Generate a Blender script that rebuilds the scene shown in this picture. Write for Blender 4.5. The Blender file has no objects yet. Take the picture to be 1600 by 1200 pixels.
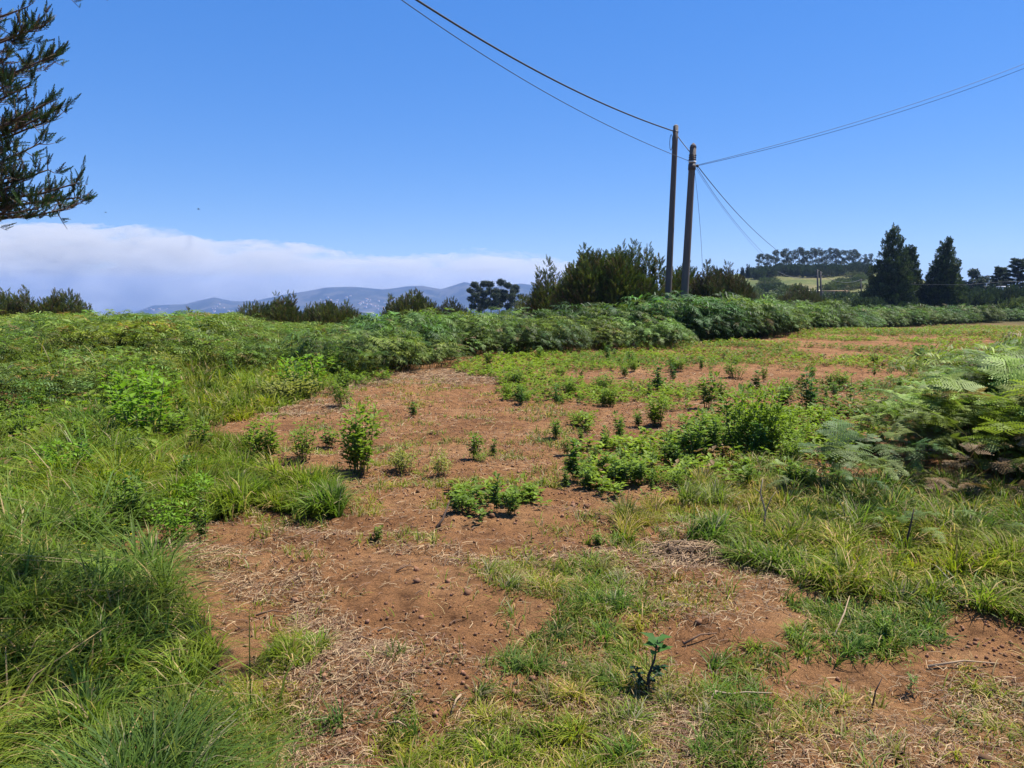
import bpy, math, random
import numpy as np
from mathutils import Vector

rnd = random.Random(7)
R = np.random.RandomState(11)
S = bpy.context.scene
PI = math.pi

# ------------------------------------------------------------------ camera
HORIZON, FOC = 462.0, 1164.0
PITCH = math.atan((600 - HORIZON) / FOC)
CAM = np.array([0.0, 0.0, 1.6])
cd = bpy.data.cameras.new('camera')
cam = bpy.data.objects.new('camera', cd)
S.collection.objects.link(cam)
cam.location = CAM
cam.rotation_euler = (PI / 2 - PITCH, 0, 0)
cd.sensor_width = 36
cd.lens = 36 * FOC / 1600
cd.clip_start = 0.05
cd.clip_end = 60000
S.camera = cam

# ------------------------------------------------------------------ sky, sun, exposure
SUN_EL, SUN_AZ = math.radians(64), math.radians(68)      # azimuth clockwise from the view axis
w = bpy.data.worlds.new("World")
S.world = w
w.use_nodes = True
nt = w.node_tree
nt.nodes.clear()
sky = nt.nodes.new('ShaderNodeTexSky')
sky.sky_type = 'NISHITA'
sky.sun_disc = False
sky.sun_elevation = SUN_EL
sky.sun_rotation = SUN_AZ
sky.altitude = 900
sky.air_density = 1.0
sky.dust_density = 0.1
sky.ozone_density = 3.0
bg = nt.nodes.new('ShaderNodeBackground')
bg.inputs['Strength'].default_value = 0.115
wo = nt.nodes.new('ShaderNodeOutputWorld')
gm_ = nt.nodes.new('ShaderNodeGamma'); gm_.inputs[1].default_value = 0.5      # flatter, deeper blue of clear mountain air
hs_ = nt.nodes.new('ShaderNodeHueSaturation'); hs_.inputs['Saturation'].default_value = 1.9
mu_ = nt.nodes.new('ShaderNodeMix'); mu_.data_type = 'RGBA'; mu_.blend_type = 'MULTIPLY'; mu_.inputs[0].default_value = 1.0
mu_.inputs[7].default_value = (0.90, 1.10, 1.60, 1)
nt.links.new(sky.outputs[0], gm_.inputs[0]); nt.links.new(gm_.outputs[0], hs_.inputs['Color'])
nt.links.new(hs_.outputs[0], mu_.inputs[6]); nt.links.new(mu_.outputs[2], bg.inputs[0])
nt.links.new(bg.outputs[0], wo.inputs[0])

sl = bpy.data.lights.new('sun', 'SUN')
sl.energy = 5.0
sl.angle = math.radians(0.5)
sl.color = (1.0, 0.955, 0.88)
sun = bpy.data.objects.new('sun', sl)
S.collection.objects.link(sun)
sdir = Vector((math.sin(SUN_AZ) * math.cos(SUN_EL), math.cos(SUN_AZ) * math.cos(SUN_EL), math.sin(SUN_EL)))
sun.rotation_euler = sdir.to_track_quat('Z', 'Y').to_euler()
sun.location = (5, 5, 30)
S.view_settings.view_transform = 'Standard'
S.view_settings.look = 'None'
S.view_settings.exposure = 1.02
S.view_settings.gamma = 1.0
S.cycles.volume_bounces = 6
S.cycles.transparent_max_bounces = 16
S.cycles.max_bounces = 8
S.cycles.diffuse_bounces = 3
S.cycles.use_denoising = True
S.cycles.denoising_prefilter = 'ACCURATE'

# ------------------------------------------------------------------ helpers: noise, projection, terrain
def _hash(ix, iy, seed):
    h = (ix.astype(np.int64) * 374761393 + iy.astype(np.int64) * 668265263 + seed * 1442695041) & 0x7fffffff
    h = ((h ^ (h >> 13)) * 1274126177) & 0x7fffffff
    h = (h ^ (h >> 16)) & 0xffffff
    return h / float(0xffffff)

def vnoise(x, y, seed=0):
    x = np.asarray(x, float); y = np.asarray(y, float)
    ix = np.floor(x); iy = np.floor(y)
    fx = x - ix; fy = y - iy
    fx = fx * fx * (3 - 2 * fx); fy = fy * fy * (3 - 2 * fy)
    a = _hash(ix, iy, seed); b = _hash(ix + 1, iy, seed)
    c = _hash(ix, iy + 1, seed); d = _hash(ix + 1, iy + 1, seed)
    return (a + (b - a) * fx) * (1 - fy) + (c + (d - c) * fx) * fy

def fbm(x, y, o=4, seed=0):
    s = 0; a = 0.5; t = 0
    x = np.asarray(x, float); y = np.asarray(y, float)
    for i in range(o):
        s = s + a * vnoise(x, y, seed + i * 17); t += a
        x = x * 2.03 + 5.1; y = y * 2.03 + 1.7; a *= 0.5
    return s / t

def ss(a, b, x):
    t = np.clip((np.asarray(x, float) - a) / (b - a), 0, 1)
    return t * t * (3 - 2 * t)

def terr(x, y):
    x = np.asarray(x, float); y = np.asarray(y, float)
    r = np.hypot(x, y); a = np.arctan2(x, y)
    n = 0.14 * (fbm(x / 3.1, y / 3.1, 3, 3) - 0.5) * ss(1, 5, r)
    n = n + 0.05 * (fbm(x * 1.7, y * 1.7, 3, 9) - 0.5) + 0.032 * (fbm(x * 7, y * 7, 2, 29) - 0.5) * ss(24, 12, r)
    n = n + 0.020 * np.sin((y + 0.25 * x + 1.6 * fbm(x / 2, y / 2, 2, 77)) * 8.0) * (0.3 + fbm(x * 0.8, y * 0.8, 2, 78)) * ss(20, 8, r)
    n = n + 0.32 * ss(11, 19, r) * ss(-0.24, -0.44, a) * ss(-1.5, -1.2, a) * ss(46, 30, r)
    far = ss(30, 90, r)
    n = n * (1 - far) + far * (fbm(x / 35, y / 35, 3, 5) - 0.5) * 1.2 * ss(60, 140, r)
    zl = np.maximum(-0.07 * np.maximum(r - 29, 0), -172)
    zr = -0.7 * ss(32, 60, r) + 11.6 * ss(80, 340, r) ** 2 * (1 - 0.8 * ss(0.46, 0.56, a))
    W = ss(0.12, 0.30, a)
    return n + zl * (1 - W) + zr * W

Fv = np.array([0, math.cos(PITCH), -math.sin(PITCH)])
Uv = np.array([0, math.sin(PITCH), math.cos(PITCH)])

def pt(px, py, depth):                       # a point seen at (px, py), 'depth' metres along Y
    d = Fv + np.array([(px - 800) / FOC, 0, 0]) + Uv * ((600 - py) / FOC)
    return CAM + d * (depth / d[1])

def gp(px, py):                              # where the ground is, for laying out the site plan
    d = Fv + np.array([(px - 800) / FOC, 0, 0]) + Uv * ((600 - py) / FOC)
    z = 0.0
    for _ in range(6):
        P = CAM + d * ((z - CAM[2]) / d[2])
        z = float(terr(P[0], P[1]))
    return np.array([P[0], P[1], z])

def plan(x, y, z=0.0):                       # inverse of gp, vectorised
    dx = x; dy = y; dz = z - CAM[2]
    zc = dy * Fv[1] + dz * Fv[2]
    u = dy * Uv[1] + dz * Uv[2]
    zc = np.maximum(zc, 0.2)
    return 800 + FOC * dx / zc, 600 - FOC * u / zc

def inpoly(px, py, poly):
    c = np.zeros(px.shape, bool)
    n = len(poly); j = n - 1
    for i in range(n):
        xi, yi = poly[i]; xj, yj = poly[j]
        m = ((yi > py) != (yj > py)) & (px < (xj - xi) * (py - yi) / (yj - yi + 1e-9) + xi)
        c ^= m; j = i
    return c

# ------------------------------------------------------------------ helpers: meshes and objects
def norm(v):
    return v / np.maximum(np.linalg.norm(v, axis=-1, keepdims=True), 1e-9)

def link_mesh(name, V, faces, cols=None, mat=None, smooth=False, parent=None):
    """faces: list of (k,3|4) int arrays; cols: matching list of (k,3) arrays"""
    me = bpy.data.meshes.new(name)
    faces = [np.asarray(f, np.int32) for f in faces]
    V = np.asarray(V, np.float32)
    me.vertices.add(len(V)); me.vertices.foreach_set('co', V.ravel())
    loops = np.concatenate([f.ravel() for f in faces])
    tot = np.concatenate([np.full(len(f), f.shape[1], np.int32) for f in faces])
    start = np.concatenate([[0], np.cumsum(tot)[:-1]]).astype(np.int32)
    me.loops.add(len(loops)); me.loops.foreach_set('vertex_index', loops)
    me.polygons.add(len(tot)); me.polygons.foreach_set('loop_start', start)
    me.polygons.foreach_set('loop_total', tot)
    me.update(calc_edges=True)
    if smooth:
        me.polygons.foreach_set('use_smooth', np.ones(len(tot), bool))
    if cols is not None:
        C = np.concatenate([np.asarray(c, np.float32) for c in cols])
        C = np.hstack([C, np.ones((len(C), 1), np.float32)])
        at = me.attributes.new('tint', 'FLOAT_COLOR', 'FACE')
        at.data.foreach_set('color', C.ravel().astype(np.float32))
    if mat: me.materials.append(mat)
    o = bpy.data.objects.new(name, me)
    S.collection.objects.link(o)
    if parent is not None: o.parent = parent
    return o

def tag(o, label=None, cat=None, group=None, kind=None):
    if label: o['label'] = label
    if cat: o['category'] = cat
    if group: o['group'] = group
    if kind: o['kind'] = kind
    return o

def empty(name, loc, label, cat, group=None, rz=0.0):
    o = bpy.data.objects.new(name, None)
    S.collection.objects.link(o)
    o.location = tuple(float(v) for v in loc); o.rotation_euler = (0, 0, rz)
    o.empty_display_size = 0.2
    return tag(o, label, cat, group)

def copy_tree(root):
    c = root.copy(); S.collection.objects.link(c)
    for ch in root.children:
        d = ch.copy(); S.collection.objects.link(d); d.parent = c
    return c

class Geo:
    def __init__(s):
        s.V = []; s.T = []; s.Q = []; s.ct = []; s.cq = []; s.n = 0
    def add(s, V, T=None, Q=None, col=None):
        V = np.asarray(V, float).reshape(-1, 3)
        if T is not None and len(T):
            T = np.asarray(T); s.T.append(T + s.n)
            s.ct.append(np.broadcast_to(col, (len(T), 3)))
        if Q is not None and len(Q):
            Q = np.asarray(Q); s.Q.append(Q + s.n)
            s.cq.append(np.broadcast_to(col, (len(Q), 3)))
        s.V.append(V); s.n += len(V)
    def inst(s, tmpl, M, P, cols):
        """tmpl=(V,T,Q,fc) ; M (n,3,3) ; P (n,3) ; cols (n,3) multiplied by the template's face tint"""
        V, T, Q, fcT, fcQ = tmpl
        n, k = len(P), len(V)
        W = np.einsum('nij,kj->nki', M, V) + P[:, None, :]
        off = (np.arange(n) * k)[:, None, None] + s.n
        if len(T):
            s.T.append((T[None] + off).reshape(-1, 3))
            s.ct.append((cols[:, None, :] * fcT[None]).reshape(-1, 3))
        if len(Q):
            s.Q.append((Q[None] + off).reshape(-1, 4))
            s.cq.append((cols[:, None, :] * fcQ[None]).reshape(-1, 3))
        s.V.append(W.reshape(-1, 3)); s.n += n * k
    def build(s, name, mat, parent=None, smooth=False, origin=None):
        V = np.concatenate(s.V)
        if origin is not None: V = V - np.asarray(origin)
        F = []; C = []
        if s.T: F.append(np.concatenate(s.T)); C.append(np.concatenate(s.ct))
        if s.Q: F.append(np.concatenate(s.Q)); C.append(np.concatenate(s.cq))
        return link_mesh(name, V, F, C, mat, smooth, parent)
    def tube(s, pts, rad, col, n=6, cap=True):
        pts = np.asarray(pts, float); m = len(pts)
        rad = np.broadcast_to(rad, (m,))
        t = norm(np.gradient(pts, axis=0))
        ref = np.array([0.13, 0.31, 0.94]) if abs(t[0][2]) < 0.9 else np.array([1.0, 0.1, 0])
        x = norm(np.cross(ref, t)); y = np.cross(t, x)
        a = np.arange(n) * 2 * PI / n
        V = pts[:, None] + rad[:, None, None] * (np.cos(a)[None, :, None] * x[:, None] + np.sin(a)[None, :, None] * y[:, None])
        i = np.arange(m - 1)[:, None] * n; j = np.arange(n)[None]; k = (j + 1) % n
        Q = np.stack([i + j, i + k, i + n + k, i + n + j], -1).reshape(-1, 4)
        T = None
        V = V.reshape(-1, 3)
        if cap:
            V = np.vstack([V, pts[-1:], pts[:1]])
            jj = np.arange(n); kk = (jj + 1) % n
            T = np.vstack([np.stack([(m - 1) * n + jj, (m - 1) * n + kk, np.full(n, m * n)], -1),
                           np.stack([kk, jj, np.full(n, m * n + 1)], -1)])
        s.add(V, T, Q, col)

def merge_tmpl(parts):
    """parts: list of (V,T,Q,colour) -> one template"""
    V = []; T = []; Q = []; cT = []; cQ = []; n = 0
    for v, t, q, c in parts:
        v = np.asarray(v, float)
        if t is not None and len(t): T.append(np.asarray(t) + n); cT.append(np.broadcast_to(c, (len(t), 3)))
        if q is not None and len(q): Q.append(np.asarray(q) + n); cQ.append(np.broadcast_to(c, (len(q), 3)))
        V.append(v); n += len(v)
    z3 = np.zeros((0, 3), int); z4 = np.zeros((0, 4), int); zc = np.zeros((0, 3))
    return (np.concatenate(V), np.concatenate(T) if T else z3, np.concatenate(Q) if Q else z4,
            np.concatenate(cT) if cT else zc, np.concatenate(cQ) if cQ else zc)

def frames(d, spin):
    """rotation matrices that carry +Z to d, turned by spin about it"""
    d = norm(np.asarray(d, float))
    ref = np.where(np.abs(d[:, 2:3]) < 0.95, np.array([[0, 0, 1.0]]), np.array([[1.0, 0, 0]]))
    x = norm(np.cross(ref, d)); y = np.cross(d, x)
    c = np.cos(spin)[:, None]; s_ = np.sin(spin)[:, None]
    X = x * c + y * s_; Y = -x * s_ + y * c
    return np.stack([X, Y, d], -1)

def yaws(a, tilt=None):
    n = len(a); M = np.zeros((n, 3, 3))
    M[:, 0, 0] = np.cos(a); M[:, 0, 1] = -np.sin(a)
    M[:, 1, 0] = np.sin(a); M[:, 1, 1] = np.cos(a); M[:, 2, 2] = 1
    return M

def jit(base, n, amt=0.2, hue=0.1, rs=None):
    rs = rs or R
    b = np.array(base)[None] * (1 + amt * (rs.rand(n, 1) * 2 - 1))
    return np.clip(b * (1 + hue * (rs.rand(n, 3) * 2 - 1)), 0, 1)

# ------------------------------------------------------------------ materials
def mat_new(name):
    m = bpy.data.materials.new(name); m.use_nodes = True
    n = m.node_tree.nodes; n.clear()
    return m, n, m.node_tree.links

def leaf_mat(name, rough=0.5, trans=0.35, spec=0.4, tcol=(1.15, 1.25, 0.6)):
    m, n, l = mat_new(name)
    a = n.new('ShaderNodeAttribute'); a.attribute_name = 'tint'
    p = n.new('ShaderNodeBsdfPrincipled')
    p.inputs['Roughness'].default_value = rough
    p.inputs['Specular IOR Level'].default_value = spec
    l.new(a.outputs['Color'], p.inputs['Base Color'])
    mu = n.new('ShaderNodeMix'); mu.data_type = 'RGBA'; mu.blend_type = 'MULTIPLY'
    mu.inputs[0].default_value = 1.0
    l.new(a.outputs['Color'], mu.inputs[6]); mu.inputs[7].default_value = (*tcol, 1)
    t = n.new('ShaderNodeBsdfTranslucent'); l.new(mu.outputs[2], t.inputs[0])
    mx = n.new('ShaderNodeMixShader'); mx.inputs[0].default_value = trans
    l.new(p.outputs[0], mx.inputs[1]); l.new(t.outputs[0], mx.inputs[2])
    o = n.new('ShaderNodeOutputMaterial'); l.new(mx.outputs[0], o.inputs[0])
    return m

def solid_mat(name, rough=0.8, spec=0.3, noise=0.0, scale=20.0, bump=0.0, metal=0.0):
    m, n, l = mat_new(name)
    a = n.new('ShaderNodeAttribute'); a.attribute_name = 'tint'
    p = n.new('ShaderNodeBsdfPrincipled')
    p.inputs['Roughness'].default_value = rough; p.inputs['Specular IOR Level'].default_value = spec
    p.inputs['Metallic'].default_value = metal
    c = a.outputs['Color']
    if noise or bump:
        tc = n.new('ShaderNodeTexCoord')
        mp = n.new('ShaderNodeMapping'); mp.inputs['Scale'].default_value = (1, 1, 0.15)
        l.new(tc.outputs['Object'], mp.inputs[0])
        nz = n.new('ShaderNodeTexNoise'); nz.inputs['Scale'].default_value = scale; nz.inputs['Detail'].default_value = 6
        l.new(mp.outputs[0], nz.inputs[0])
        mr = n.new('ShaderNodeMapRange'); mr.inputs[3].default_value = 1 - noise; mr.inputs[4].default_value = 1 + noise
        l.new(nz.outputs[0], mr.inputs[0])
        mu = n.new('ShaderNodeMix'); mu.data_type = 'RGBA'; mu.blend_type = 'MULTIPLY'; mu.inputs[0].default_value = 1
        l.new(c, mu.inputs[6]); l.new(mr.outputs[0], mu.inputs[7]); c = mu.outputs[2]
        if bump:
            b = n.new('ShaderNodeBump'); b.inputs['Strength'].default_value = bump; b.inputs['Distance'].default_value = 0.01
            l.new(nz.outputs[0], b.inputs['Height']); l.new(b.outputs[0], p.inputs['Normal'])
    l.new(c, p.inputs['Base Color'])
    o = n.new('ShaderNodeOutputMaterial'); l.new(p.outputs[0], o.inputs[0])
    return m

M_GRASS = leaf_mat('grass_blade', 0.55, 0.42, 0.15)
M_STRAW = leaf_mat('straw', 0.7, 0.15, 0.25, (1, 1, 1))
M_LEAF = leaf_mat('weed_leaf', 0.55, 0.42, 0.18)
M_FERN = leaf_mat('fern_leaf', 0.55, 0.36, 0.20, (1.1, 1.2, 0.6))
M_NEEDLE = leaf_mat('heath_needle', 0.55, 0.22, 0.3)
M_BARK = solid_mat('bark', 0.9, 0.15, 0.35, 14, 0.6)
M_POLE = solid_mat('weathered_wood', 0.85, 0.2, 0.35, 9, 0.7)
M_METAL = solid_mat('dull_metal', 0.5, 0.5, metal=0.6)
M_RUBBER = solid_mat('cable_sheath', 0.6, 0.3)
M_WALL = solid_mat('plaster', 0.85, 0.2)

# soil: dry red-brown earth with crumbs, paler dusty patches; meadow beyond the hedges
m, n, l = mat_new('soil')
geo = n.new('ShaderNodeNewGeometry')
def noise(scale, detail=5, rough=0.55):
    z = n.new('ShaderNodeTexNoise'); z.inputs['Scale'].default_value = scale
    z.inputs['Detail'].default_value = detail; z.inputs['Roughness'].default_value = rough
    l.new(geo.outputs['Position'], z.inputs['Vector']); return z.outputs[0]
def ramp(src, stops):
    r_ = n.new('ShaderNodeValToRGB'); e = r_.color_ramp.elements
    e[0].position = stops[0][0]; e[0].color = (*stops[0][1], 1)
    e[1].position = stops[-1][0]; e[1].color = (*stops[-1][1], 1)
    for p_, c_ in stops[1:-1]:
        q = e.new(p_); q.color = (*c_, 1)
    l.new(src, r_.inputs[0]); return r_.outputs[0]
def mixc(f, a, b, mode='MIX'):
    x = n.new('ShaderNodeMix'); x.data_type = 'RGBA'; x.blend_type = mode
    for s_, v in ((0, f), (6, a), (7, b)):
        if isinstance(v, (int, float)): x.inputs[s_].default_value = v
        elif isinstance(v, tuple): x.inputs[s_].default_value = (*v, 1)
        else: l.new(v, x.inputs[s_])
    return x.outputs[2]
c1 = ramp(noise(0.9, 6), [(0.3, (0.180, 0.085, 0.035)), (0.5, (0.262, 0.130, 0.054)), (0.72, (0.335, 0.186, 0.086))])
c2 = ramp(noise(11, 6, 0.7), [(0.32, (0.45, 0.42, 0.40)), (0.5, (0.95, 0.95, 0.95)), (0.75, (1.35, 1.3, 1.25))])
soil = mixc(1.0, c1, c2, 'MULTIPLY')
c3 = ramp(noise(90, 3, 0.7), [(0.3, (0.6, 0.58, 0.56)), (0.7, (1.3, 1.3, 1.3))])
soil = mixc(0.8, soil, c3, 'MULTIPLY')
c4 = ramp(noise(0.025, 6, 0.6), [(0.38, (0.035, 0.055, 0.018)), (0.5, (0.085, 0.10, 0.03)), (0.62, (0.15, 0.13, 0.06)), (0.7, (0.06, 0.075, 0.028))])
c4 = mixc(1.0, c4, ramp(noise(0.6, 5, 0.7), [(0.3, (0.55, 0.55, 0.55)), (0.7, (1.4, 1.4, 1.3))]), 'MULTIPLY')
ln = n.new('ShaderNodeVectorMath'); ln.operation = 'LENGTH'; l.new(geo.outputs['Position'], ln.inputs[0])
mr = n.new('ShaderNodeMapRange'); mr.inputs[1].default_value = 48; mr.inputs[2].default_value = 90
l.new(ln.outputs['Value'], mr.inputs[0])
col = mixc(mr.outputs[0], soil, c4)
p = n.new('ShaderNodeBsdfPrincipled'); p.inputs['Roughness'].default_value = 0.95
p.inputs['Specular IOR Level'].default_value = 0.12
l.new(col, p.inputs['Base Color'])
b1 = n.new('ShaderNodeBump'); b1.inputs['Strength'].default_value = 0.9; b1.inputs['Distance'].default_value = 0.08
l.new(noise(14, 8, 0.72), b1.inputs['Height'])
b2 = n.new('ShaderNodeBump'); b2.inputs['Strength'].default_value = 0.9; b2.inputs['Distance'].default_value = 0.012
l.new(noise(70, 4, 0.7), b2.inputs['Height']); l.new(b1.outputs[0], b2.inputs['Normal'])
l.new(b2.outputs[0], p.inputs['Normal'])
o_ = n.new('ShaderNodeOutputMaterial'); l.new(p.outputs[0], o_.inputs[0])
M_SOIL = m

# far hills: dark scrub, fields and bare patches
m, n, l = mat_new('hill_cover')
geo = n.new('ShaderNodeNewGeometry')
c1 = ramp(noise(0.006, 8, 0.65), [(0.36, (0.006, 0.010, 0.012)), (0.5, (0.018, 0.024, 0.02)), (0.58, (0.07, 0.062, 0.05)), (0.68, (0.016, 0.022, 0.018))])
p = n.new('ShaderNodeBsdfPrincipled'); p.inputs['Roughness'].default_value = 1.0; p.inputs['Specular IOR Level'].default_value = 0.05
l.new(c1, p.inputs['Base Color'])
o_ = n.new('ShaderNodeOutputMaterial'); l.new(p.outputs[0], o_.inputs[0])
M_HILL = m

# ------------------------------------------------------------------ ground: one sheet out to the horizon
def build_ground():
    fine = np.linspace(-0.80, 0.80, 900)
    rest = np.linspace(0.80, 2 * PI - 0.80, 90)[1:-1]
    ang = np.concatenate([fine, rest])
    r = [0.25]
    while r[-1] < 26: r.append(r[-1] * 1.0068 + 0.001)
    while r[-1] < 6000: r.append(r[-1] * 1.045)
    r = np.array(r)
    A, B = np.meshgrid(ang, r)
    X = B * np.sin(A); Y = B * np.cos(A)
    V = np.stack([X, Y, terr(X, Y)], -1).reshape(-1, 3)
    na, nr = len(ang), len(r)
    i = np.arange(nr - 1)[:, None] * na; j = np.arange(na)[None]; k = (j + 1) % na
    Q = np.stack([i + j, i + na + j, i + na + k, i + k], -1).reshape(-1, 4)[:, ::-1]
    V = np.vstack([V, [[0, 0, 0]]])
    jj = np.arange(na); T = np.stack([jj, (jj + 1) % na, np.full(na, len(V) - 1)], -1)
    o = link_mesh('ground', V, [Q, T], None, M_SOIL, True)
    tag(o, 'bare red-brown soil field running out to meadow and valley', 'ground', kind='structure')
build_ground()

RIDGE = [(-600, 505), (0, 502), (150, 500), (170, 494), (210, 488), (243, 477), (290, 475), (320, 468), (337, 464), (365, 470), (400, 470),
         (440, 461), (480, 455), (511, 449), (556, 448), (600, 452), (640, 447), (660, 447), (690, 453), (727, 442), (765, 449), (811, 443),
         (860, 450), (950, 455), (1100, 464)]
def ridge_z(px, Y):
    q = np.interp(px, [a for a, b in RIDGE], [b for a, b in RIDGE])
    return 1.6 + (462 - q) / FOC * Y
def hill_z(x, y):
    px = 800 + FOC * x / y
    cz = ridge_z(px, 4700)
    t = np.where(y < 4700, ss(3600, 4700, y), ss(5500, 4700, y))
    nz = (fbm(x / 420, y / 420, 5, 41) - 0.5) * 90 + (fbm(x / 90, y / 90, 3, 43) - 0.5) * 22
    return -178 + (cz + 178) * t ** 0.85 + nz * t * (1 - 0.85 * ss(4300, 4700, y) * (y < 5000))
def build_hills():
    xs = np.linspace(-3600, 1400, 420); ys = np.linspace(3550, 5600, 130)
    X, Y = np.meshgrid(xs, ys)
    V = np.stack([X, Y, hill_z(X, Y)], -1).reshape(-1, 3)
    i = np.arange(129)[:, None] * 420; j = np.arange(419)[None]
    Q = np.stack([i + j, i + j + 1, i + 421 + j, i + 420 + j], -1).reshape(-1, 4)
    o = link_mesh('hills', V, [Q], None, M_HILL, True)
    tag(o, 'blue far hills rising out of the valley below the fog', 'hills', kind='structure')
build_hills()

# far houses on the hill slopes: walls and a roof each
def far_house(w_, d_, h_):
    g = Geo(); a, b = w_ / 2, d_ / 2
    g.add([(-a, -b, -6), (a, -b, -6), (a, b, -6), (-a, b, -6), (-a, -b, h_), (a, -b, h_), (a, b, h_), (-a, b, h_)], None,
          [(0, 1, 5, 4), (1, 2, 6, 5), (2, 3, 7, 6), (3, 0, 4, 7)], (0.55, 0.52, 0.49))
    k = Geo(); c, d2 = a * 1.08, b * 1.08
    k.add([(-c, -d2, h_), (c, -d2, h_), (c, d2, h_), (-c, d2, h_), (-c * .8, 0, h_ * 1.35), (c * .8, 0, h_ * 1.35)],
          [(0, 4, 3), (1, 2, 5)], [(0, 1, 5, 4), (2, 3, 4, 5), (3, 2, 1, 0)], (0.45, 0.24, 0.16))
    return g, k
_O = ['', 'first', 'second', 'third', 'fourth', 'fifth', 'sixth', 'seventh', 'eighth', 'ninth', 'tenth', 'eleventh', 'twelfth', 'thirteenth', 'fourteenth', 'fifteenth', 'sixteenth', 'seventeenth', 'eighteenth', 'nineteenth']
def ordinal(i):
    i += 1
    if i < 20: return _O[i]
    t = ['', '', 'twent', 'thirt', 'fort', 'fift', 'sixt'][i // 10]
    return t + 'ieth' if i % 10 == 0 else t + 'y-' + _O[i % 10]
def build_houses():
    spots = []
    for i in range(34): spots.append((rnd.uniform(568, 640), rnd.uniform(468, 487)))
    for i in range(16): spots.append((rnd.uniform(330, 400), rnd.uniform(474, 494)))
    for i in range(12): spots.append((rnd.uniform(500, 570), rnd.uniform(462, 480)))
    for i in range(6): spots.append((rnd.uniform(230, 320), rnd.uniform(482, 494)))
    root = None; out = []
    for px, py in spots:
        # walk the sight line until it meets the slope
        for Y in np.arange(3700, 4700, 15):
            P = pt(px, py, Y)
            if hill_z(np.array(P[0]), np.array(Y)) > P[2]: break
        else: continue
        out.append((px, py, P[0], Y))
    out.sort()
    for i, (px, py, x, Y) in enumerate(out):
        if root is None:
            g, k = far_house(16, 11, 6)
            root = empty('far_house', (0, 0, 0), 'x', 'house'); g.build('wall', M_WALL, root); k.build('roof', M_WALL, root); o = root
        else: o = copy_tree(root)
        o.location = (x, Y, float(hill_z(np.array(x), np.array(Y))))
        o.rotation_euler = (0, 0, rnd.uniform(-0.6, 0.6)); s_ = rnd.uniform(0.45, 1.05); o.scale = (s_, s_, s_)
        nn = (i if px < 420 else i - sum(1 for q in out if q[0] < 420))
        o['label'] = '%s tiny white house from the left on the far slope %s' % (ordinal(nn), 'left of the middle bushes' if px < 420 else 'right of the middle bushes')
        o['group'] = 'tiny white houses on the far hills, ' + ('western town' if px < 420 else 'eastern town')
build_houses()

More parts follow.
